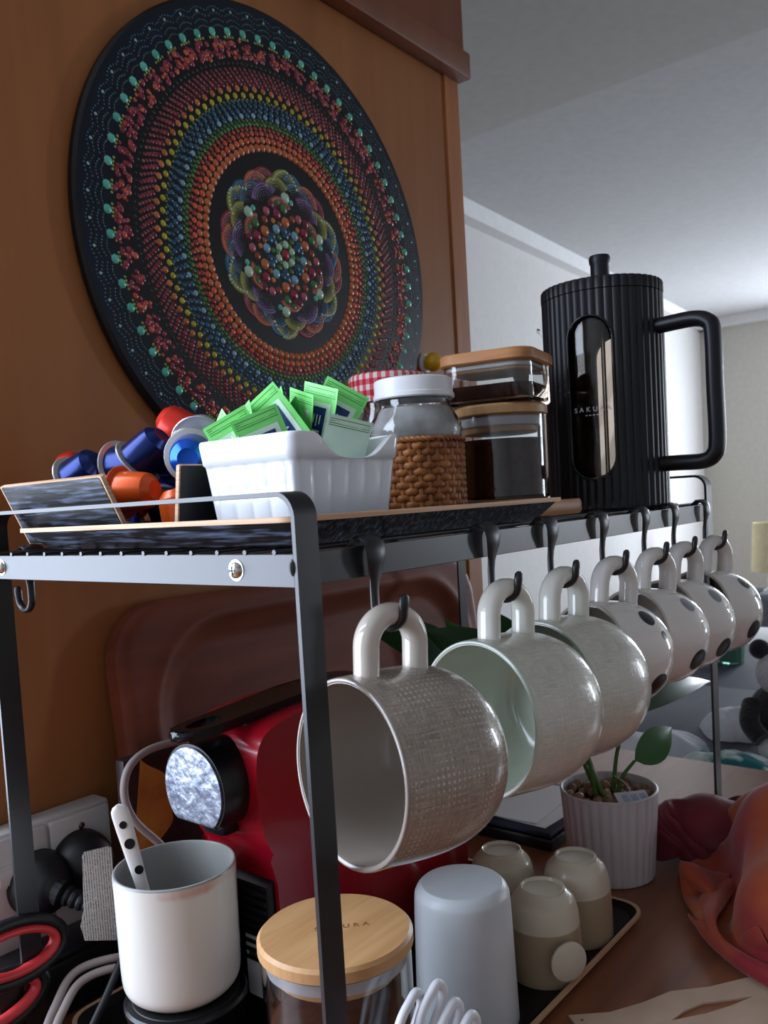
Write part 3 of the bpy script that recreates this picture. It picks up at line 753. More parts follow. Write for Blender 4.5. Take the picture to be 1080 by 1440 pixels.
rings += [boxring(.97, -.0034, 0, 0), boxring(.6, -.0036, 0, 0), boxring(.10, -.0036, 0, 0)]
obj('box_body', loft(rings), 'porcelain', t, 50)

def sachet_geo(w=.031, h=.062, th=.0030, nu=6, nv=8):
    V, F = [], []
    for side in (1, -1):
        for j in range(nv+1):
            for i in range(nu+1):
                u = 2*i/nu-1; v = 2*j/nv-1
                V.append((u*w/2, side*(th/2*max(0, 1-u**4)*max(0, 1-min(1, abs(v)/.86)**4)+.00012)+.0022*sin(v*1.8), v*h/2))
    k = (nu+1)*(nv+1)
    for s in range(2):
        for j in range(nv):
            for i in range(nu):
                a = s*k+j*(nu+1)+i; F.append((a, a+1, a+nu+2, a+nu+1))
    return V, F
SG = sachet_geo()
def patch(u0, u1, v0, v1, off, w=.031, h=.062, th=.0030, n=6):
    V, F = [], []
    for j in range(n+1):
        for i in range(n+1):
            u = u0+(u1-u0)*i/n; v = v0+(v1-v0)*j/n
            y = -(th/2*max(0, 1-u**4)*max(0, 1-min(1, abs(v)/.86)**4)+.00012)+.0022*sin(v*1.8)-off
            V.append((u*w/2, y, v*h/2))
    for j in range(n):
        for i in range(n): a = j*(n+1)+i; F.append((a, a+1, a+n+2, a+n+1))
    return V, F
sm = {c: mesh_of('wrapper', SG, c, 60) for c in ('sachet_green', 'sachet_pale', 'sachet_dark')}
pl = mesh_of('pale_panel', patch(-.76, .76, -.80, .66, .0002), 'sachet_pale', 60)
nl = mesh_of('navy_label', patch(-.40, .56, -.10, .56, .0004), 'print_navy', 60)
wl_ = mesh_of('label_lettering', join(*[patch(-.26+.18*k, -.20+.18*k, .16+.05*(k % 2), .40, .0006, n=2) for k in range(4)]+[patch(-.24, .40, .04, .08, .0006, n=3)]), 'print_white', 60)
ln_ = mesh_of('crimp_line', join(*[patch(-.9, .9, .78+.045*k, .795+.045*k, .0003, n=3) for k in range(4)]), 'sachet_dark', 60)
#        x     y     z(centre)  yaw   lean  roll
SACH = [(.058, .116, 1.1650, -1.75, .05, -.75), (.064, .108, 1.1640, -1.00, .16, -.45), (.070, .114, 1.1680, -1.95, .05, -.30), (.074, .096, 1.1640, -.75, .20, -.36),
        (.078, .104, 1.1700, -1.75, .00, -.50), (.083, .094, 1.1790, -1.20, .08, -.62), (.090, .104, 1.1770, -2.00, .02, -.42), (.096, .092, 1.1700, -1.75, .08, -.55),
        (.103, .102, 1.1780, -1.85, .08, .30), (.108, .092, 1.1810, -1.60, .06, .30), (.116, .088, 1.1830, -.95, .12, .55), (.119, .104, 1.1780, -1.80, -.08, -.22), (.108, .071, 1.1580, -.45, .34, .22)]
sl = ['standing at the left end of the box', 'tilted second from the end of the box', 'tilted third from the end of the box', 'low against the box side', 'showing its navy label low in the box', 'rising highest in a point', 'tilted behind the pointed sachet', 'leaning deep beside the notch', 'pale faced sachet rising behind the notch', 'pale pointed and upright beside the notch', 'upright with a long navy label beside the notch', 'tucked behind the upright sachets', 'pale and low inside the curved notch']
for i, (x, y, z, yw, ln, rl) in enumerate(SACH):
    t = thing('sachet', 'green sachet '+sl[i], 'sachet', (x, y, z), 0, 'green sachets in the white box')
    t.rotation_euler = Euler((ln, rl, yw))
    obj('wrapper', sm['sachet_dark' if i in (7, 11) else ('sachet_pale' if i in (12,) else 'sachet_green')], None, t)
    if i not in (7, 11, 12): obj('pale_panel', pl, None, t)
    if i not in (7, 11, 12):
        q = obj('navy_label', nl, None, t); obj('label_lettering', wl_, None, q)
    obj('crimp_line', ln_, None, t)

# ------------------------------------------------------------------ jar in a wicker sleeve
t = thing('sugar_jar', 'glass jar with white screw lid in a woven wicker sleeve', 'jar', (.2420, .1090, ZF))
obj('glass', lathe(smoothprof([(0, .001), (.028, .001), (.0325, .004), (.0335, .012), (.0335, .058), (.0362, .064), (.0370, .069), (.0362, .075), (.0320, .083), (.0285, .088), (.0275, .093), (.0275, .100)], 3)+smoothprof([(.0262, .100), (.0262, .093), (.0272, .088), (.0306, .082), (.0348, .0745), (.0355, .069), (.0348, .064), (.0320, .058), (.0320, .012), (.030, .004), (0, .0035)], 3), 56), 'clear_glass', t, 50)
obj('sugar', lathe([(0, .0040), (.029, .0045), (.0316, .013), (.0316, .058), (.0344, .0642), (.0350, .069), (.0343, .0740), (.0302, .0815), (.0268, .0875), (0, .0885)], 40), 'sugar_grey', t)
lid = [(0, .1105), (.0290, .1105), (.0306, .1095), (.0310, .1070), (.0310, .0990), (.0318, .0985), (.0320, .0955), (.0310, .0945), (.0300, .0950), (.0298, .106), (0, .106)]
obj('lid', lathe(lid, 64, lambda a, r, z: r+(.00025*sin(a*60) if .097 < z < .1075 and r > .03 else 0)), 'plastic_white', t, 40)
NW = 32
for j in range(12):
    z = .003+j*.0049; P = []
    for k in range(NW*6):
        a = 2*pi*k/(NW*6); r = .0358+.0013*sin(a*NW/2+pi*(j % 2)); P.append((r*cos(a), r*sin(a), z+.0004*sin(a*NW/2*3+j)))
    obj('strand', sweep(P, [(.0026, .0012)]*len(P), 8, True, up=(0, 0, 1)), 'wicker', t, 60)
stk = mesh_of('stake', sweep([(.0360, 0, .0), (.0360, 0, .0615)], [(.0016, .0009)]*2, 8, up=(0, 1, 0)), 'wicker')
for k in range(NW):
    o = obj('stake', stk, None, t); o.rotation_euler = (0, 0, 2*pi*(k+.5)/NW)
P1 = [((.0368+.001*sin(28*a))*cos(a), (.0368+.001*sin(28*a))*sin(a), .0618+.0010*cos(28*a)) for a in [2*pi*k/176 for k in range(176)]]
P2 = [((.0368-.001*sin(28*a))*cos(a), (.0368-.001*sin(28*a))*sin(a), .0618-.0010*cos(28*a)) for a in [2*pi*k/176 for k in range(176)]]
obj('braided_rim', join(sweep(P1, .0013, 7, True), sweep(P2, .0013, 7, True)), 'wicker', t)

# jar with gingham lid
t = thing('gingham_jar', 'glass jar with red and white checked lid behind the wicker jar', 'jar', (.3225, .1980, ZW))
obj('glass', lathe([(0, .001), (.031, .001), (.034, .004), (.034, .082), (.031, .09), (.031, .098), (.0298, .098), (.0298, .09), (.0328, .081), (.0328, .005), (0, .003)], 48), 'clear_glass', t, 50)
obj('contents', lathe([(0, .0035), (.0322, .0055), (.0322, .078), (0, .080)], 40), 'sugar_grey', t)
obj('checked_lid', lathe([(0, .1225), (.0335, .1225), (.0358, .1205), (.0360, .116), (.0360, .0975), (.0352, .0965), (.0345, .0975), (.0345, .119), (0, .1195)], 64), 'gingham', t, 40)

# round glass canister with bamboo lid
t = thing('glass_canister', 'round glass canister with bamboo lid on the wooden board', 'canister', (.346, .0945, ZW))
def canister(t, R, H, fill, lidR, lidH, seal=True):
    obj('glass', lathe([(0, .001), (R-.004, .001), (R, .004), (R, H), (R-.0022, H), (R-.0022, .006), (R-.005, .004), (0, .004)], 64), 'clear_glass', t, 50)
    if fill: obj('contents', lathe([(0, .0045), (R-.0035, .006), (R-.0028, .01), (R-.0028, fill), (0, fill+.002)], 48), 'coffee', t)
    obj('lid', lathe([(0, H), (lidR-.002, H), (lidR, H+.0015), (lidR, H+lidH-.002), (lidR-.002, H+lidH), (0, H+lidH)], 64), 'bamboo', t, 40)
    obj('lid_plug', lathe([(0, H-.014), (R-.0085, H-.014), (R-.0075, H-.013), (R-.0075, H), (0, H)], 48), 'bamboo', t, 40)
    obj('silicone_seal', lathe([(R-.0075, H-.0088), (R-.0034, H-.0082), (R-.0030, H-.006), (R-.0034, H-.0040), (R-.0030, H-.0028), (R-.0034, H-.0012), (R-.0075, H-.0010)], 48), 'silicone', t, 60)
canister(t, .0400, .0735, .054, .0410, .0095)

# square glass container stacked on it
ZC = ZW+.0830
t = thing('square_container', 'square glass container with wooden lid and ground coffee stacked on the canister', 'container', (.3480, .0960, ZC), radians(12))
def sq(w, r, z, n=7): return [(x, y, z) for x, y in rrect(w, w, r, n)]
obj('glass', loft([sq(.074, .014, .0005), sq(.078, .016, .003), sq(.078, .016, .034), sq(.0745, .0145, .034), sq(.0745, .0145, .005), sq(.071, .013, .0035)]), 'clear_glass', t, 50)
obj('coffee', loft([sq(.070, .012, .004), sq(.0738, .014, .006), sq(.0738, .014, .016), sq(.0736, .014, .0165)]), 'coffee', t)
obj('lid', loft([sq(.080, .017, .034), sq(.0835, .018, .0355), sq(.0835, .018, .0425), sq(.081, .017, .044)]), 'light_wood', t, 40)
obj('lid_plug', loft([sq(.068, .012, .0275), sq(.0695, .0125, .0285), sq(.0695, .0125, .034)]), 'light_wood', t, 40)
obj('silicone_seal', loft([sq(.0695, .0125, .0295), sq(.0738, .014, .030), sq(.0738, .014, .0325), sq(.0695, .0125, .033)], False, False), 'silicone', t, 60)

# ------------------------------------------------------------------ ribbed coffee press
t = thing('coffee_press', 'tall black ribbed coffee press with an oval glass window and square handle', 'coffee press', (.4890, .0610, ZS), radians(11))
RP, HP, NR = .0570, .2010, 46
def rib(a, r, z): return r-.0014*(1-abs(sin(a*NR/2))**.7)
sh = lathe([(.02, .0), (RP-.002, 0), (RP, .002), (RP, HP), (RP-.0045, HP), (RP-.0045, .004), (.02, .004)], NR*6, lambda a, r, z: rib(a, r, z) if r > RP-.003 else r, closed=True)
WZ0, WZ1, WW = .0290, .1780, .0205
def slotprism(x0, x1):
    p = []
    w, z0, z1 = WW, WZ0, WZ1
    for k in range(13): a = pi*k/12; p.append((w*cos(a), z1-w+w*sin(a)))
    for k in range(13): a = pi+pi*k/12; p.append((w*cos(a), z0+w+w*sin(a)))
    return swap(prism(p, x0, x1), 'zxy')
obj('ribbed_shell', cut(sh, slotprism(-.09, -.02), slotprism(.02, .09)), 'press_black', t, 32)
obj('base_disc', lathe([(0, .0004), (.03, .0004), (.03, .0038), (0, .0038)], 48), 'press_black', t)
def slotring(x, w, z0, z1, n=14):
    p = [(w*cos(pi*k/n), z1-w+w*sin(pi*k/n)) for k in range(n+1)]+[(w*cos(pi+pi*k/n), z0+w+w*sin(pi+pi*k/n)) for k in range(n+1)]
    return [(x*math.sqrt(max(0, 1-(y/abs(x))**2)), y, z) for y, z in p]
for s in (-1, 1): obj('window_frame', sweep(slotring(s*(RP-.0012), WW+.0003, WZ0-.0003, WZ1+.0003), .0013, 8, True), 'press_gloss', t, 60)
RG = .0515
obj('glass_beaker', lathe([(0, .0060), (RG-.004, .0060), (RG, .0100), (RG, .1950), (RG-.0018, .1950), (RG-.0018, .0105), (RG-.005, .0080), (0, .0080)], 64), 'smoke_glass', t, 50)
obj('plunger_rod', sweep([(0, 0, .03), (0, 0, .222)], .0022, 12), 'steel', t)
obj('plunger_plate', lathe([(0, .026), (.046, .026), (.0485, .028), (.0485, .031), (.046, .033), (.010, .034), (.006, .040), (0, .040)], 48), 'steel', t, 40)
ld = lathe([(0, HP+.0125), (RP-.006, HP+.0125), (RP-.0005, HP+.0115), (RP+.0004, HP+.010), (RP+.0004, HP+.0008), (RP-.0015, HP), (0, HP)], NR*6, lambda a, r, z: rib(a, r, z) if r > RP-.003 else r)
obj('lid', ld, 'press_black', t, 32)
obj('plunger_knob', lathe([(.0088, HP+.012), (.0090, HP+.034), (.0098, HP+.0355), (.0102, HP+.0400), (.0094, HP+.0425), (0, HP+.0432)], 32), 'press_black', t, 40)
obj('spout', swap(prism([(.052, .168), (.063, .178), (.0640, .1815), (.062, .1825), (.052, .176)], -.007, .007), 'zxy'), 'clear_glass', t, 40)
HM = Matrix.Rotation(radians(-13), 4, 'Z')
hp = [(0, -.050, .1670), (0, -.0700, .1680), (0, -.0900, .1680), (0, -.1010, .1640), (0, -.1055, .1540), (0, -.1060, .105), (0, -.1065, .058), (0, -.1030, .0450), (0, -.0930, .0400), (0, -.0700, .0400), (0, -.050, .0400)]
obj('handle', xf(sweep(spline(hp, 6), [(.0100, .0072)]*61, 16, up=(1, 0, 0)), HM), 'press_black', t, 60)
def bend(g, R):
    return [(-(R)*cos(v[0]/R)-v[2]*cos(v[0]/R), -(R)*sin(v[0]/R)-v[2]*sin(v[0]/R), v[1]) for v in g[0]], g[1]
tx = text_mesh('SAKURA', .0062, .0001, 1.75); tx2 = join(*[box(-.0065+.0034*k, -.0045+.0034*k, -.0004, .0004, 0, .0001) for k in range(4)])
obj('lettering', join(move(bend(tx, RG+.0003), 0, 0, .0935), move(bend(tx2, RG+.0003), 0, 0, .0882)), 'print_white', t, 60)

# ------------------------------------------------------------------ lower level: tray on the table
ZB = .7502
tray('serving_tray', 'large black tray with pale wooden edge on the table under the rack', .014, .414, .006, .302, ZB, .7580, .006, .022, .0030, 'black_smooth', 'ply_edge')
ZL = ZB+.0031

def prism_bev(poly, z0, z1, bev, seg=3):
    V, F = prism(poly, z0, z1)
    bm = bmesh.new(); vs = [bm.verts.new(v) for v in V]
    for f in F: bm.faces.new([vs[i] for i in f])
    bm.verts.ensure_lookup_table(); n = len(poly)
    ed = [e for e in bm.edges if abs(e.verts[0].co.z-e.verts[1].co.z) < 1e-7]
    bmesh.ops.bevel(bm, geom=ed, offset=bev, segments=seg, affect='EDGES', profile=.5)
    bm.verts.index_update()
    g = ([tuple(v.co) for v in bm.verts], [tuple(v.index for v in f.verts) for f in bm.faces]); bm.free(); return g

# ------------------------------------------------------------------ capsule coffee machine, its front towards -x
MY = .182
t = thing('coffee_machine', 'red capsule coffee machine with round brew head and black lever under the rack', 'coffee machine', (.2, MY, ZL))
def mp(pts): return [(x-.2, z-ZL) for x, z in pts]
def ext(poly, y0, y1, bev=.004): return swap(prism_bev(poly, y0, y1, bev, 5), 'xzy')
_o = [(.0975, .888), (.0890, .904), (.0850, .925), (.0845, .950), (.0880, .968), (.0980, .978), (.118, .983), (.16, .986), (.23, .985), (.285, .976), (.316, .955), (.330, .920), (.334, .85), (.334, .79), (.3335, .757)]
sp_ = [(v.x, v.z) for v in spline([(a, 0, b) for a, b in _o], 5)]
shell = mp(sp_+[(.104, .757), (.1005, .80), (.0985, .84), (.0978, .868)])
obj('red_shell', ext(shell, -.038, .038, .005), 'machine_red', t, 50)
core = mp([(.0905, ZL+.006), (.0905, .868), (.103, .872), (.103, ZL+.006)])
obj('black_front', ext(core, -.0345, .034, .001), 'machine_black', t)
for k in range(9): obj('front_rib', box(-.1112, -.1090, -.033, .0335, .058+k*.0062, .0607+k*.0062), 'rubber_black', t)
hr = .0325
def dshape(r, cutz, n=40):
    p = []
    a0 = math.asin(cutz/r)
    for k in range(n+1): a = a0+(pi-2*a0)*k/n; p.append((r*cos(a), r*sin(a)))
    return p
hz = .9405-ZL
head = prism_bev(dshape(hr, -.025), 0, .040, .0022)
obj('brew_head', move(swap(head, 'zxy'), .062-.2, .002, hz), 'machine_black', t, 30)
obj('head_face', move(swap(prism_bev(dshape(hr-.0022, -.0232), -.0014, .0015, .0008), 'zxy'), .062-.2, .002, hz), 'worn_chrome', t, 30)
obj('coffee_outlet', box(-.126, -.104, -.012, .012, hz-.036, hz-.020, .003), 'machine_black', t)
lev = [(.046, 0), (.050, -.0095), (.066, -.0145), (.100, -.0160), (.15, -.018), (.20, -.020), (.225, -.016), (.23, 0), (.225, .016), (.20, .020), (.15, .018), (.100, .0160), (.066, .0145), (.050, .0095)]
outer_ = [(v.x, v.y) for v in spline([(a, b, 0) for a, b in lev+[lev[0]]], 5)][:-1]
hole = [(.073+.0150*cos(2*pi*k/28), .0075*sin(2*pi*k/28)) for k in range(28)]
lg = cut(prism_bev(outer_, .9785, .9855, .0028, 4), prism(hole, .96, 1.01))
lg = ([(x-.2, y, z-ZL+.0065*min(1, max(0, (x-.06)/.10))) for x, y, z in lg[0]], lg[1])
obj('lever', lg, 'chrome_black', t, 60)
obj('lever_mount', box(-.10, .02, -.014, .014, .975-ZL, .987-ZL, .002), 'machine_black', t)
# cup stand
obj('cup_stand', move(lathe([(0, 0), (.039, 0), (.040, .002), (.040, .041), (.0415, .043), (.0420, .047), (.0405, .049), (0, .049)], 56, lambda a, r, z: r), -.155, .004, .002), 'machine_black', t, 40)
gr = obj('drip_grid', move(lathe([(0, .0005), (.036, .0005), (.0365, 0), (.0365, -.001), (0, -.001)], 48), -.155, .004, .0512), 'rubber_black', t)
sl_ = mesh_of('grid_bar', box(-.0012, .0012, -.005, .005, 0, .0012), 'machine_black')
for k in range(24):
    o = obj('grid_bar', sl_, None, gr); a = 2*pi*k/24; o.location = (-.155+.0300*cos(a), .004+.0300*sin(a), .0506); o.rotation_euler = (0, 0, a+pi/2+.5)
obj('stand_base', box(-.19, -.105, -.036, .036, 0, .010, .003), 'machine_black', t)
st = obj('rating_sticker', move(swap(prism(rrect(.023, .047, .002, 3), 0, .0004), 'zxy'), .0898-.2, -.0205, .808-ZL), 'sticker_print', t)
bars = []
random.seed(3)
y = -.0285
while y < -.0125: w = random.choice((.0003, .0006, .0009)); bars.append(box(-.1107, -.1102, y, y+w, .0600, .0670)); y += w+random.choice((.0004, .0007))
obj('barcode', join(*bars), 'print_ink', st)

# cup on the stand with a spotted spoon
CUPX, CUPY, CUPZ = .0455, .1895, ZL+.0517
t = thing('beaker_cup', 'white handleless cup with stained rim standing on the coffee machine', 'cup', (CUPX, CUPY, CUPZ))
obj('wall', lathe(smoothprof([(0, .0012), (.028, .0008), (.0335, .0022), (.0385, .0075), (.0402, .016), (.0408, .04), (.0412, .07), (.0416, .0865)]), 72), 'stained_white', t, 50)
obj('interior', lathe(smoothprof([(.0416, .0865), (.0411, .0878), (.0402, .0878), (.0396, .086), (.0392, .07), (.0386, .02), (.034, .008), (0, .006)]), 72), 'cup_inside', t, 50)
t = thing('spotted_spoon', 'white spoon handle with black spots leaning in the stained cup', 'spoon', (CUPX-.012, CUPY-.004, CUPZ+.008))
sd = Vector((-.012, .030, .1245)); n_ = 16
sw = [.0105, .0125, .0115, .0085, .0050, .0042, .0042, .0044, .0047, .0052, .0056, .0060, .0062, .0058, .0040, .0008]
pp = [sd*q for q in [k/12*.94 for k in range(13)]+[.97, .99, 1.0]]
obj('handle', sweep(pp, [(w, .0022) for w in sw], 14, up=(.75, -.65, .2)), 'mug_white', t, 60)
sdn = sd.normalized(); upv = Vector((.75, -.65, .2)); upv = (upv-sdn*upv.dot(sdn)).normalized(); nv = sdn.cross(upv)
if nv.dot(Vector((-.6, -.77, 0))) < 0: nv = -nv
for f, r, s in ((.89, .0026, .0), (.785, .0036, .0006), (.64, .0030, .0016), (.50, .0030, -.001)):
    c = sd*f+nv*.0021+upv*s
    dk = [(r*cos(2*pi*k/18), r*sin(2*pi*k/18)) for k in range(18)]
    g = prism(dk, -.0006, .0003); Mx = Matrix((upv, sdn, upv.cross(sdn)*1)).transposed().to_4x4(); Mx = Matrix.Translation(c) @ Mx
    obj('spot', xf(g, Mx), 'spot_black', t)

# ------------------------------------------------------------------ storage jar with engraved bamboo lid
t = thing('storage_jar', 'short glass jar with a large engraved bamboo lid beside the rack post', 'jar', (.0610, .0555, ZL))
canister(t, .0455, .1150, .070, .0472, .0095)
tx = text_mesh('SAKURA', .0064, .0001, 1.6)
obj('lettering', xf(tx, Matrix.Translation((.004, -.002, .12455)) @ Matrix.Rotation(YAW-pi/2+.12, 4, 'Z')), 'print_lid', t, 60)

# folded white cable leaning on the jar
t = thing('folded_cable', 'white cable folded into a bundle beside the bamboo lidded jar', 'cable', (.066, .0, ZB))
for k, (x, y, z, w, tl) in enumerate(((-.010, -.006, .1090, .0050, .30), (.002, -.012, .1100, .0058, .38), (.006, -.020, .1000, .0060, .36), (.010, -.028, .0930, .0062, .34), (.002, -.033, .0880, .0050, .30))):
    P = [(x-.045, y-.004, .003), (x-.030, y-.003, z*.55), (x-.010-w, y, z-.014), (x-w*.3, y, z-.002), (x+w*.9, y, z-.001), (x+w*1.3, y, z-.010), (x-.006, y+.002, z-.030), (x-.030, y+.004, z*.45), (x-.038, y+.004, .003)]
    obj('cable_loop', sweep(spline(P, 6), .0027, 10), 'cord_white', t, 60)

# frosted tumbler turned upside down
t = thing('frosted_tumbler', 'tall frosted white tumbler turned upside down on the tray', 'tumbler', (.1965, .0560, ZL))
obj('glass_wall', lathe(smoothprof([(.0372, .0), (.0376, .001), (.0374, .004), (.0362, .05), (.0350, .088), (.0336, .0955), (.0305, .0995), (.026, .1005), (0, .1000)]), 72), 'frosted_white', t, 50)
obj('lip', lathe([(.0372, 0), (.0345, 0), (.0340, .004), (.0330, .05)], 72), 'frosted_white', t, 50)

# two-tone espresso cups turned upside down
cup_lo = smoothprof([(.0288, 0), (.0292, .001), (.0292, .02), (.0286, .038), (.0283, .0412)]); cup_hi = smoothprof([(.0283, .0412), (.0274, .050), (.0248, .0590), (.0200, .0645), (.0178, .0662)])
foot = [(.0178, .0662), (.0176, .0685), (.0165, .0690), (.0155, .0680), (.0150, .0665), (0, .0660)]
cm = [mesh_of('tan_wall', lathe(cup_lo, 56), 'tan_ceramic', 50), mesh_of('cream_wall', lathe(cup_hi, 56), 'cream_ceramic', 50), mesh_of('foot_ring', lathe(foot, 56), 'cream_ceramic', 50)]
hd = mesh_of('disc_handle', move(swap(lathe([(0, 0), (.0040, 0), (.0040, .006), (.0135, .0070), (.0150, .0082), (.0150, .0098), (.0135, .0108), (0, .0112)], 40), 'xzy'), 0, 0, 0), 'cream_ceramic', 40)
for (x, y, h, lb) in ((.2800, .0370, True, 'upturned espresso cup with a round disc handle in front of other cups'), (.3460, .0410, False, 'upturned espresso cup at the tray corner next to the ribbed plant pot'), (.3250, .1020, False, 'upturned espresso cup in the back row nearer the plant pot'), (.2620, .1080, False, 'upturned espresso cup in the back row behind the frosted tumbler')):
    t = thing('espresso_cup', lb, 'cup', (x, y, ZL), 0, 'cream and tan espresso cups on the tray')
    obj('tan_wall', cm[0], None, t); obj('cream_wall', cm[1], None, t); obj('foot_ring', cm[2], None, t)
    if h:
        o = obj('disc_handle', hd, None, t); dr = radians(-122); o.location = (.0275*cos(dr), .0275*sin(dr), .0250); o.rotation_euler = (0, 0, dr-pi/2)

# ------------------------------------------------------------------ old wooden dough tray leaning on the partition
def board_geo(w, h, th, nx=110, nz=70):
    cr = .055
    def sd(x, z, w, h, r):
        qx, qz = abs(x)-(w/2-r), abs(z)-(h/2-r); return math.hypot(max(qx, 0), max(qz, 0))+min(max(qx, qz), 0)-r
    V, F = [], []; front = {}
    for j in range(nz+1):
        for i in range(nx+1):
            x = (i/nx-.5)*w; z = (j/nz-.5)*h
            d = sd(x, z, w, h, cr)
            if d > 0:      # pull the corner points back onto the outline
                sx, sz = (1 if x > 0 else -1), (1 if z > 0 else -1); cx, cz = sx*(w/2-cr), sz*(h/2-cr)
                l = math.hypot(x-cx, z-cz); x, z = cx+(x-cx)*cr/l, cz+(z-cz)*cr/l; d = 0
            rnd = .006*(1-min(1, max(0, -d)/.008))**2
            e = sd(x-.0, z-.002, w-.075, h-.060, .085)
            rec = .013*min(1, max(0, (-e+.003)/.020))**.8 if e < .003 else 0
            lip = .0022*math.exp(-((e-.008)/.006)**2)
            front[i, j] = len(V); V.append((x, -th+rnd+rec-lip, z))
    k = len(V); V += [(v[0], 0, v[2]) for v in V[:k]]
    for j in range(nz):
        for i in range(nx):
            a, b, c, d = front[i, j], front[i+1, j], front[i+1, j+1], front[i, j+1]
            F.append((a, b, c, d)); F.append((k+d, k+c, k+b, k+a))
    B = [front[i, 0] for i in range(nx+1)]+[front[nx, j] for j in range(1, nz+1)]+[front[i, nz] for i in range(nx-1, -1, -1)]+[front[0, j] for j in range(nz-1, 0, -1)]
    for a, b in zip(B, B[1:]+B[:1]): F.append((a, k+a, k+b, b))
    return V, F
o = obj('dough_board', board_geo(.565, .305, .022), 'board_wood', None, 40)
o.location = (.4015, .3605, .9005); o.rotation_euler = (radians(-7), 0, 0)
tag(o, 'dark reddish wooden tray with a hollowed centre leaning against the partition', 'wooden tray')

# dark packet with a golden round picture
t = thing('coffee_packet', 'dark brown packet with a golden half round picture behind the grey cable', 'packet', (.139, .3135, ZB))
obj('packet_body', box(-.052, .052, -.0065, .0065, 0, .185, .003), 'packet_dark', t)
hd_ = [(-.050, .184)]+[(-.050+.046*sin(pi*(k+3)/30)*(1+.06*sin(k*5.3)), .184-.085*k/24) for k in range(25)]+[(-.050, .099)]
obj('golden_print', move(swap(prism(hd_[1:], 0, .0005), 'xzy'), 0, -.0071, -.002), 'packet_gold', t)

# ------------------------------------------------------------------ wall outlet with plugs
t = thing('wall_outlet', 'white surface-mounted double outlet on the wooden partition with two switches', 'outlet', (.047, WY, .842))
obj('back_box', box(-.062, .056, -.024, 0, -.052, .050, .004), 'outlet_white', t)
for x in (-.0315, .0255):
    p = obj('cover_plate', box(x-.0275, x+.0275, -.0275, -.0235, -.049, .047, .0025), 'outlet_white', t)
    obj('screw', move(xf(lathe([(0, .0016), (.0028, .0010), (.0032, 0)], 16), M), x, -.0273, .036), 'steel', p)
    obj('switch_frame', box(x-.0185, x+.0185, -.0288, -.0272, .008, .026, .0008), 'outlet_white', p)
    obj('rocker', box(x-.0155, x+.0155, -.0305, -.0280, .0105, .0235, .001), 'outlet_white', p)
def plug(label, x, z, dr, cordmat='rubber_black'):
    t = thing('power_plug', label, 'plug', (x, WY-.0270, z))
    obj('plug_body', xf(lathe(smoothprof([(0, 0), (.0235, 0), (.0250, .003), (.0248, .010), (.0220, .018), (.0165, .025), (.0105, .030), (0, .032)]), 40), M), 'rubber_black', t, 60)
    d = Vector(dr).normalized(); P0 = Vector((0, -.022, 0))
    obj('strain_relief', sweep([P0+d*(.002*k) for k in range(19)], [(.0098-.00022*k)*(1 if (k % 3) else .80) if k > 5 else .011 for k in range(19)], 16), 'rubber_black', t, 20)
    return t, Vector((x, WY-.0270, z))+P0+d*.036
pa, pe = plug('black round power plug with ribbed cable sleeve in the wall outlet', .031, .846, (.40, -.75, -.35))
pb, pf = plug('black round power plug partly behind the ribbed plug in the wall outlet', .068, .850, (.35, -.8, -.5))
def cord(name, label, P, r, mt, cat='cable', n=8):
    o = obj(name, sweep(spline(P, n), r, 10), mt, None, 60); return tag(o, label, cat)
def plug_cord(pl_, P):
    o_ = pl_.location; obj('cord', sweep(spline([Vector(p)-o_ for p in P], 8), .0033, 10), 'rubber_black', pl_, 60)
plug_cord(pa, [pe, pe+Vector((.008, -.016, -.016)), (.076, .292, .790), (.094, .268, .762), (.104, .250, .759)])
plug_cord(pb, [pf, pf+Vector((.006, -.012, -.020)), (.105, .300, .775), (.125, .285, .759)])
t = thing('cord_tag', 'white paper tag with small print hanging on the plug cord', 'tag', (.036, .283, .849), 0)
tg = [(-.0165, -.030), (.0150, -.040), (.0165, -.034), (.0165, .033), (.0140, .034), (-.0100, .036), (-.0125, .033), (-.0150, -.006), (-.0195, -.018)]
gt = swap(prism([(x*.78+.005, z) for x, z in tg], -.0002, .0002), 'xzy')
obj('paper', xf(([(x, y+.0025*sin(x*150), z) for x, y, z in gt[0]], gt[1]), Matrix.Rotation(-.25, 4, 'Z')), 'tag_print', t)
cord('loose_cable', 'grey cable looping over the packet behind the stained cup', [(.205, .300, .936), (.165, .296, .935), (.128, .292, .9425), (.098, .290, .9430), (.079, .288, .934), (.0725, .286, .915), (.079, .284, .893), (.098, .280, .868), (.118, .272, .835), (.128, .265, .790), (.130, .258, .757)], .0032, 'cord_grey')
for k, off in enumerate((0, .010)):
    cord('loose_cable', ['pale grey cable curving over the tray edge below the outlet', 'pale grey cable alongside another grey cable below the outlet'][k],
         [(-.070-off, .245-off, .7545), (-.030, .262-off, .765+off*.2), (-.002, .280-off, .782), (.022, .290-off, .795-off*.3), (.050, .278-off, .797-off*.4), (.078, .262-off, .790-off), (.100, .250-off*.5, .765)], .0031, 'cord_grey')
cord('loose_cable', 'thin black cable crossing the grey cables below the outlet', [(-.055, .222, .7535), (-.018, .235, .763), (.020, .250, .787), (.050, .262, .808), (.075, .268, .805), (.090, .268, .775)], .0028, 'rubber_black')

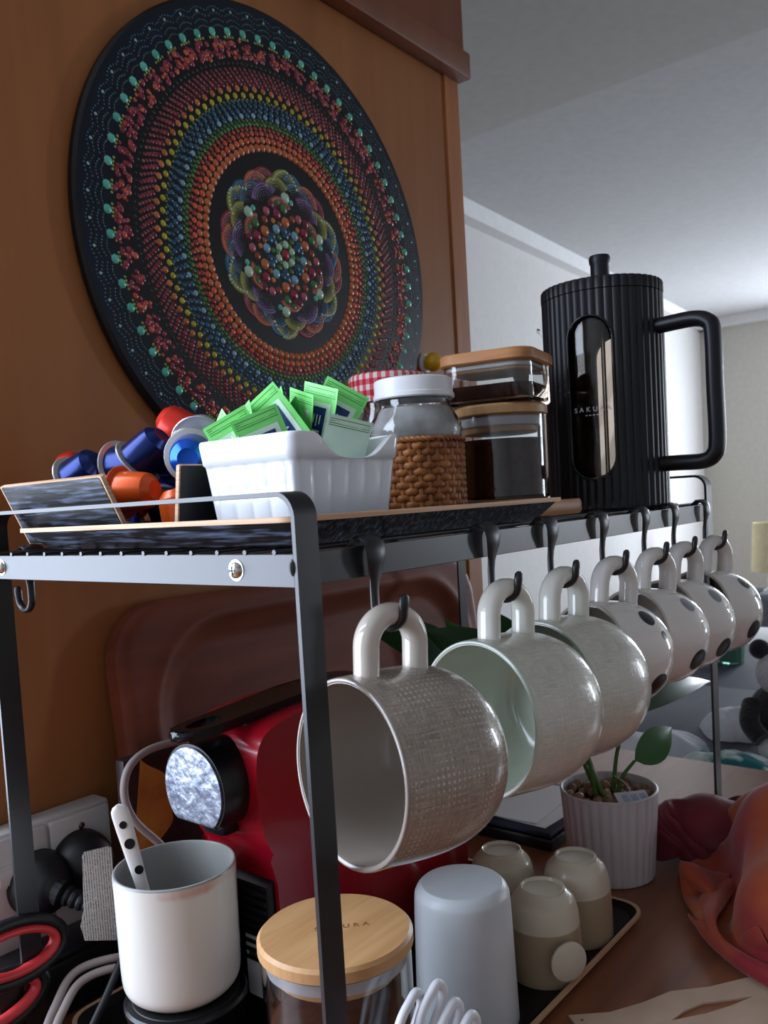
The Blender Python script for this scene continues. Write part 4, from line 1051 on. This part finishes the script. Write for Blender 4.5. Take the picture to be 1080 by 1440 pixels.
# dark box behind the cords and scissors on it
t = thing('storage_box', 'low matt black box under the wall outlet', 'box', (.030, .334, ZB))
obj('box_body', box(-.055, .050, -.020, .022, 0, .044, .003), 'rubber_black', t)
obj('box_lid', box(-.057, .052, -.022, .023, .044, .050, .002), 'machine_black', t)
t = thing('scissors', 'scissors with red and black loop handles lying on the black box', 'scissors', (-.004, .306, .8005))
def loop(cx, cz, a, b, tilt, n=40):
    return [(cx+a*cos(q)*cos(tilt)-b*sin(q)*sin(tilt), .002*sin(q), cz+a*cos(q)*sin(tilt)+b*sin(q)*cos(tilt)) for q in [2*pi*k/n for k in range(n)]]
for (cx, cz, a, b, tl) in ((-.012, .022, .036, .017, -.10), (-.030, -.010, .036, .015, .06)):
    h = obj('handle_loop', sweep(loop(cx, cz, a+.004, b+.004, tl), [(.0050, .0045)]*40, 10, True, up=(0, 1, 0)), 'rubber_black', t, 60)
    obj('red_grip', sweep(loop(cx, cz, a-.0025, b-.0025, tl), [(.0056, .0034)]*40, 10, True, up=(0, 1, 0)), 'scissor_red', h, 60)
obj('blade', swap(prism([(-.065, .004), (-.165, -.016), (-.160, -.020), (-.062, -.006)], -.0012, .0), 'xzy'), 'steel', t)
obj('blade', swap(prism([(-.065, .000), (-.165, -.010), (-.165, -.014), (-.062, -.010)], .0, .0012), 'xzy'), 'steel', t)
t = thing('green_pouch', 'dark green pouch with pink strap at the foot of the rear rack post', 'pouch', (-.075, .275, ZB))
obj('pouch_body', box(-.060, .028, -.022, .022, 0, .038, .012, 4), 'dark_green', t, 60)
obj('strap', sweep(spline([(-.02, -.024, .010), (.012, -.026, .024), (.030, -.022, .034), (.040, -.010, .036)], 6), [(.006, .0022)]*19, 10), 'pink_plastic', t, 60)

# ------------------------------------------------------------------ plant pot
t = thing('potted_plant', 'leafy green plant in a white ribbed pot with pebbles and a plant tag', 'potted plant', (.4790, .0700, .75))
NRB = 30
obj('pot', lathe([(0, 0), (.0400, 0), (.0420, .001), (.0475, .0835), (.0478, .0860), (.0462, .0870), (.0448, .0860), (.0440, .070), (0, .068)], NRB*6, lambda a, r, z: r+(-.0013*(1-abs(sin(a*NRB/2))) if r > .0415 and z < .085 and r > .0415 and not (z > .08 and r < .047) else 0)), 'pot_white', t, 30)
random.seed(11)
pm = mesh_of('pebble', sphere(.0052, 9, 6, 1.1, .9, .8), 'pebble', 80)
obj('soil', lathe([(0, .0740), (.030, .0745), (.0442, .0730), (.0440, .069), (0, .069)], 32), 'coffee', t)
for k in range(85):
    a = random.uniform(0, 2*pi); r = .0405*math.sqrt(random.random()); s = random.uniform(.75, 1.2)
    o = obj('pebble', pm, None, t, loc=(r*cos(a), r*sin(a), .0762+random.uniform(-.001, .0025))); o.rotation_euler = (random.random()*6, random.random()*6, 0); o.scale = (s, s, s)
def leaf(name, base, tipv, width, nrm, mt, parent, bow=.12, fold=.18):
    B, T = Vector(base), Vector(tipv); d = T-B; l = d.length; d.normalize()
    n = Vector(nrm); n = (n-d*n.dot(d)).normalized(); s = d.cross(n); V, F = [], []; K = 12
    for k in range(K+1):
        u = k/K; w = width*.5*(sin(pi*min(1, u*1.02)**.75)**.9 if 0 < u < 1 else 0.0005)*1.0
        c = B+d*l*u+n*(bow*l*(4*u*(1-u))*.5)
        for q in (-1, -.5, 0, .5, 1): V.append(tuple(c+s*w*q+n*(abs(q)*w*fold)))
    k0 = len(V); V += [tuple(Vector(v)-n*.0006) for v in V]
    for k in range(K):
        for q in range(4): a = k*5+q; F.append((a, a+1, a+6, a+5)); F.append((k0+a+5, k0+a+6, k0+a+1, k0+a))
    return obj(name, (V, F), mt, parent, 80)
LV = [  # base of stem (local), leaf start, leaf tip (world-ish offsets from the pot), width
    ((.006, -.006, .074), (.016, -.022, .112), (.085, -.034, .130), .034, (-.5, -.8, .3), 'leaf_green'),
    ((.010, .000, .074), (.010, -.022, .160), (.215, -.032, .152), .026, (-.2, -.5, .8), 'leaf_dark'),
    ((-.006, .004, .074), (-.070, .060, .205), (-.150, .110, .262), .050, (-.6, -.6, .5), 'leaf_dark'),
    ((-.010, -.002, .074), (-.060, .070, .175), (-.090, .125, .262), .052, (-.7, -.7, .2), 'leaf_green'),
    ((.000, .010, .074), (-.090, .100, .215), (-.190, .150, .270), .048, (-.5, -.6, .6), 'leaf_dark'),
    ((-.012, .006, .074), (-.070, .020, .180), (-.125, .035, .225), .045, (-.6, -.7, .4), 'leaf_green'),
    ((.004, .012, .074), (.000, .090, .190), (.010, .150, .262), .050, (-.7, -.6, .2), 'leaf_dark'),
]
for (s0, s1, s2, w, nr, mt) in LV:
    s = obj('stem', sweep(spline([s0, (s0[0]*.7+s1[0]*.3, s0[1]*.7+s1[1]*.3, s0[2]*.45+s1[2]*.55), s1], 6), [.0024-.0008*k/12 for k in range(13)], 8), 'stem_green', t, 60)
    leaf('leaf', s1, s2, w, nr, mt, s)
tagp = obj('plant_tag', xf(prism(rrect(.032, .016, .001, 2), -.0003, .0003), Matrix.Translation((-.012, -.030, .0845)) @ Matrix.Rotation(-.75, 4, 'Z') @ Matrix.Rotation(.42, 4, 'X')), 'paper_white', t)
obj('tag_print', xf(join(*[box(-.010+.009*k, -.004+.009*k, -.005, .004, .0003, .0005) for k in range(3)]), Matrix.Translation((-.012, -.030, .0845)) @ Matrix.Rotation(-.75, 4, 'Z') @ Matrix.Rotation(.42, 4, 'X')), 'fabric_blue', tagp)
obj('tag_string', sweep(spline([(-.012, -.030, .085), (-.006, -.022, .094), (.002, -.006, .098)], 5), .0004, 5), 'cord_white', tagp)

# dark slim case with papers behind the pot
t = thing('slim_case', 'slim black case with loose white papers on top beside the plant pot', 'case', (.560, .235, ZB))
obj('case_body', box(-.075, .075, -.095, .075, 0, .014, .003), 'machine_black', t)
obj('case_lid', box(-.073, .073, -.093, .073, .0145, .020, .002), 'furniture_dark', t)
for k in range(2): obj('paper', xf(box(-.06, .06, -.085+.02*k, .06, 0, .0006), Matrix.Translation((-.004*k, 0, .0206+.0012*k)) @ Matrix.Rotation(.12*k-.05, 4, 'Z')), 'paper_white', t)

# ------------------------------------------------------------------ cloths on the table
from mathutils import noise as _ns
def heap(rx, ry, h, seed, freq=9.0, n=200, m=90, amp=.55):
    """crumpled cloth: a mound with warped ridged folds and an uneven outline"""
    o = Vector((seed*3.7, seed*1.3, seed*.7)); V, F = [], []
    for j in range(m+1):
        u = j/m
        for i in range(n):
            a = 2*pi*i/n
            edge = 1+.22*_ns.noise(Vector((cos(a)*1.1, sin(a)*1.1, seed)))+.10*_ns.noise(Vector((cos(a)*3, sin(a)*3, seed+9)))
            x, y = rx*u*edge*cos(a), ry*u*edge*sin(a)
            p = Vector((x, y, 0))*freq
            wp = p+Vector((_ns.noise(p*.6+o), _ns.noise(p*.6-o), 0))*.9
            rd = abs(_ns.noise(Vector((wp.x*.9, wp.y*1.7, seed))))*2.6-.15
            r2 = abs(_ns.noise(Vector((wp.x*1.7+4, wp.y*1.1, seed+3))))*2.4
            f = .68*rd+.32*r2
            base = max(0, 1-u**2.2)**.72
            z = h*base*(1-amp*.5+amp*.62*f)
            V.append((x, y, max(.0008, z)))
    for j in range(m):
        for i in range(n): F.append((j*n+i, j*n+(i+1) % n, (j+1)*n+(i+1) % n, (j+1)*n+i))
    return V, F
def cloth(name, label, g, mt, loc, rz=0):
    o = obj(name, g, mt, None, 80, loc); o.rotation_euler = (0, 0, rz); return tag(o, label, 'cloth')
import numpy as np
def drape(n, size, squeeze, balls, seed, rx, ry, steps=150, its=8, aspect=1.0, zdrop=.06):
    """small position-based cloth: a wrinkled sheet falls over soft bumps and settles on the table (z = 0)"""
    rs = np.random.RandomState(seed); m = int(n*aspect); h = size/(n-1)
    I, J = np.meshgrid(np.arange(m), np.arange(n), indexing='ij')
    X = np.stack([(I-(m-1)/2)*h*squeeze, (J-(n-1)/2)*h*squeeze, np.zeros_like(I)*1.0], -1).astype(float)
    for q in range(7):
        k = rs.uniform(-1, 1, 2)*rs.uniform(25, 70); X[..., 2] += .013*np.sin(X[..., 0]*k[0]+X[..., 1]*k[1]+rs.uniform(0, 6))
    X[..., 2] += zdrop-X[..., 2].min(); P = X.copy()
    def con(sa, sb, L0, st):
        d = X[sb]-X[sa]; l = np.linalg.norm(d, axis=-1, keepdims=True)+1e-9
        c = d*(1-L0/l)*.5*st; X[sa] += c; X[sb] -= c
    fam = []
    def add(di, dj, st):
        L0 = h*math.hypot(di, dj); si = 2*di if di else 1
        for par in range(2):
            if di and not dj:
                A = [i for i in range(0, m-di) if (i//di) % 2 == par]; fam.append(((np.array(A)[:, None], np.arange(n)[None, :]), (np.array(A)[:, None]+di, np.arange(n)[None, :]), L0, st))
            elif dj and not di:
                A = [j for j in range(0, n-dj) if (j//dj) % 2 == par]; fam.append(((np.arange(m)[:, None], np.array(A)[None, :]), (np.arange(m)[:, None], np.array(A)[None, :]+dj), L0, st))
            else:
                A = [i for i in range(0, m-1) if i % 2 == par]; B = np.arange(max(0, -dj), n-max(0, dj))
                fam.append(((np.array(A)[:, None], B[None, :]), (np.array(A)[:, None]+1, B[None, :]+dj), L0, st*.7))
    add(1, 0, 1); add(0, 1, 1); add(1, 1, .5); add(1, -1, .5); add(2, 0, .18); add(0, 2, .18); add(4, 0, .05); add(0, 4, .05)
    for s in range(steps):
        V = (X-P)*.94; P = X.copy(); X += V; X[..., 2] -= .00035
        for k in range(its):
            for f in fam: con(*f)
            for (bx, by, bz, br) in balls:
                d = X-np.array([bx, by, bz]); l = np.linalg.norm(d, axis=-1, keepdims=True)+1e-9
                ins = (l < br)[..., 0]; X[ins] += (d/l*(br-l))[ins]; P[ins] += (X[ins]-P[ins])*.5
            q_ = np.sqrt((X[..., 0]/rx)**2+(X[..., 1]/ry)**2)/(1+.5*max(0, 1-s/60)); o_ = q_ > 1
            X[..., 0][o_] /= q_[o_]; X[..., 1][o_] /= q_[o_]
            low = X[..., 2] < .0012; X[..., 2][low] = .0012
            P[..., 0][low] += (X[..., 0][low]-P[..., 0][low])*.5; P[..., 1][low] += (X[..., 1][low]-P[..., 1][low])*.5
    for q in range(2):
        Y = X.copy(); Y[1:-1, 1:-1] = .5*X[1:-1, 1:-1]+.125*(X[2:, 1:-1]+X[:-2, 1:-1]+X[1:-1, 2:]+X[1:-1, :-2]); X = Y
    F = [(i*n+j, (i+1)*n+j, (i+1)*n+j+1, i*n+j+1) for i in range(m-1) for j in range(n-1)]
    return [tuple(v) for v in X.reshape(-1, 3)], F
def soften(o):
    md = o.modifiers.new('thickness', 'SOLIDIFY'); md.thickness = .0008; md.offset = 1
    md = o.modifiers.new('smooth', 'SUBSURF'); md.levels = 1; md.render_levels = 1
    return o
soften(cloth('scarf', 'orange and crimson crumpled scarf heaped on the table by the card', drape(70, .45, .66, [(.03, .015, .040, .056), (-.055, .03, .018, .054), (.07, -.03, .012, .055), (-.01, -.06, .010, .050)], 4, .150, .118), 'cloth_orange', (.498, -.128, .7505), .45)).scale = (1.13, 1.10, 1.13)
soften(cloth('napkin', 'dark red crumpled napkin on the table between the plant pot and the orange scarf', drape(52, .22, .62, [(.0, .0, .026, .036), (.040, .004, .018, .034), (-.040, -.004, .014, .034)], 9, .076, .042), 'cloth_red', (.566, .004, .7505), -1.30))

# beige card with a slit
bm_o = [(0, 0), (.03, -.004), (.058, .001), (.085, .009), (.115, .007), (.150, .011), (.19, .010), (.19, -.06), (.09, -.10), (.004, -.090)]
card = prism(bm_o, 0, .0016)
slit_c = prism([(.068, -.024), (.082, -.016), (.100, -.0105), (.122, -.0115), (.140, -.012), (.118, -.0185), (.096, -.0225)], -.01, .01)
t = thing('card_piece', 'beige cardboard piece with a cut-out slit at the table edge', 'card', (.238, -.004, ZB), radians(-41.7))
obj('card_sheet', cut(card, slit_c), 'card_beige', t)
for k in range(3): obj('punched_mark', move(prism([(.0011*cos(a), .0011*sin(a)) for a in [2*pi*q/10 for q in range(10)]], .0014, .0018), .007, -.008-.006*k, 0), 'print_lid', t)

# ------------------------------------------------------------------ beyond the table: bench with laundry, lounge furniture
t = thing('low_bench', 'dark slate bench behind the table carrying folded laundry', 'bench', (1.30, .15, 0))
obj('seat', box(-.36, .36, -.50, .42, .635, .665, .004), 'furniture_dark', t)
for x in (-.32, .32):
    for y in (-.45, .37): obj('leg', box(x-.022, x+.022, y-.022, y+.022, 0, .635), 'furniture_dark', t)
def pillowy(rx, ry, h, seed): return heap(rx, ry, h, seed, 10, 72, 30, .35)
def laundry(name, label, g, mt, loc, rz=0, cat='cloth'):
    o = obj(name, g, mt, None, 80, loc); o.rotation_euler = (0, 0, rz); return tag(o, label, cat)
laundry('white_towel', 'white rolled towel lying on the bench beyond the table edge', pillowy(.14, .062, .050, 21), 'fabric_white', (1.08, .285, .6655), -.5, 'towel')
laundry('white_towel', 'white folded towel behind the rolled towel on the bench', pillowy(.09, .065, .045, 23), 'fabric_white', (1.33, .205, .6655), .2, 'towel')
laundry('patterned_cloth', 'teal and white patterned cloth lying on the bench', pillowy(.10, .085, .046, 25), 'fabric_teal', (1.035, .125, .6655), .4)
t = thing('plush_toy', 'black and white plush toy sitting on the bench', 'soft toy', (1.225, .095, .6655), radians(215))
obj('body', move(sphere(.060, 24, 16, 1, .95, 1.05), 0, 0, .060), 'plush_black', t, 80)
hd_ = obj('head', move(sphere(.046, 24, 16, 1, 1, .92), .012, 0, .140), 'plush_white', t, 80)
for s in (-1, 1):
    obj('ear', move(sphere(.017, 14, 10), 0, s*.036, .180), 'plush_black', hd_, 80)
    obj('eye_patch', move(sphere(.011, 12, 8, .6, 1, 1.2), .053, s*.018, .146), 'plush_black', hd_, 80)
    obj('arm', sweep(spline([(.0, s*.050, .085), (.030, s*.066, .062), (.055, s*.056, .040)], 5), [.018-.0003*k for k in range(11)], 12), 'plush_black', t, 80)
    obj('foot', move(sphere(.024, 16, 10, 1.5, 1, .9), .055, s*.036, .022), 'plush_white', t, 80)
obj('muzzle', move(sphere(.017, 14, 10, 1, 1.2, .8), .054, 0, .128), 'plush_white', hd_, 80)
laundry('blue_blanket', 'pale blue blanket piled behind the plush toy on the bench', pillowy(.12, .12, .19, 31), 'fabric_blue', (1.46, .015, .6655), .1, 'blanket')

# dark coffee table with clutter
t = thing('coffee_table', 'low dark slate coloured coffee table in the lounge', 'table', (2.35, .55, 0))
obj('top', box(-.55, .75, -.55, .60, .455, .50, .006), 'furniture_dark', t)
for x in (-.48, .68):
    for y in (-.48, .53): obj('leg', box(x-.03, x+.03, y-.03, y+.03, 0, .455), 'furniture_dark', t)
t = thing('red_pot', 'red clay pot on the dark coffee table', 'pot', (2.80, .760, .5005))
obj('pot_wall', lathe([(0, 0), (.055, 0), (.075, .085), (.082, .085), (.084, .11), (.076, .11), (.070, .09), (0, .088)], 32), 'terracotta_red', t)
obj('soil', lathe([(0, .092), (.070, .090), (.070, .088)], 24), 'coffee', t)
t = thing('ribbed_glass', 'pale green ribbed glass tumbler on the dark coffee table', 'glass', (2.72, .640, .5005))
obj('wall', lathe([(0, 0), (.040, 0), (.046, .11), (.043, .11), (.038, .006), (0, .006)], 60, lambda a, r, z: r*(1+.03*sin(a*12))), 'green_glass', t, 60)
obj('base', lathe([(0, .0061), (.036, .0061), (.036, .010), (0, .011)], 30), 'green_glass', t)
o = obj('pen', sweep([(2.10, .62, .5045), (2.19, .50, .5045)], [.004, .004], 10), 'machine_black'); tag(o, 'black pen lying on the dark coffee table', 'pen')
o = obj('book', box(-.10, .10, -.07, .07, 0, .022, .002), 'fabric_blue', None, 38, (2.22, .735, .5005)); o.rotation_euler = (0, 0, .4); tag(o, 'pale blue book lying on the dark coffee table', 'book')
o = obj('crystal_ornament', join(*[xf(lathe([(0, 0), (.012, .004), (.014, .03), (0, .05)], 6), Matrix.Translation((dx, dy, .004)) @ Matrix.Rotation(rx, 4, 'X') @ Matrix.Rotation(ry, 4, 'Y')) for dx, dy, rx, ry in ((0, 0, .1, .2), (.018, .01, .5, .1), (-.016, .012, -.3, .4), (.004, -.018, .2, -.5))]), 'crystal', None, 20, (2.02, .575, .5005)); tag(o, 'small clear violet crystal ornament on the dark coffee table', 'ornament')

# white bench, sofa and lamp further back
t = thing('white_side_table', 'long white low side table behind the coffee table', 'table', (3.55, .74, 0))
obj('top', box(-.22, .22, -.80, .42, .415, .455, .006), 'cornice_paint', t)
for x in (-.18, .18):
    for y in (-.74, .36): obj('leg', box(x-.025, x+.025, y-.025, y+.025, 0, .415), 'cornice_paint', t)
t = thing('grey_sofa', 'grey fabric sofa in front of the cream table lamp', 'sofa', (4.75, .22, 0))
obj('seat_base', box(-.42, .42, -1.1, .80, .06, .36, .03), 'fabric_grey', t)
obj('backrest', box(.22, .45, -1.1, .80, .36, .58, .05, 4), 'fabric_grey', t)
for y in (-1.1, .62): obj('armrest', box(-.42, .45, y, y+.20, .06, .53, .04, 4), 'fabric_grey', t)
for y in (-.88, -.13): obj('seat_cushion', box(-.44, .22, y, y+.73, .36, .46, .03, 4), 'fabric_grey', t)
for x in (-.36, .38):
    for y in (-1.03, .73): obj('foot', box(x-.02, x+.02, y-.02, y+.02, 0, .06), 'furniture_dark', t)
t = thing('lamp_table', 'small dark round table under the cream lamp', 'table', (5.55, 1.20, 0))
obj('top', lathe([(0, .38), (.20, .38), (.205, .39), (.20, .40), (0, .40)], 40), 'furniture_dark', t)
obj('pedestal', lathe([(0, 0), (.14, 0), (.14, .015), (.02, .03), (.02, .38), (0, .38)], 30), 'furniture_dark', t)
t = thing('table_lamp', 'table lamp with a cream drum shade behind the grey sofa', 'lamp', (5.55, 1.215, .4005))
obj('base', lathe(smoothprof([(0, 0), (.075, 0), (.078, .01), (.05, .03), (.055, .08), (.03, .13), (.012, .15), (.012, .20), (0, .20)]), 32), 'porcelain', t)
obj('shade', lathe([(.150, .13), (.135, .445), (.133, .445), (.148, .13)], 48, closed=True), 'lamp_cream', t)
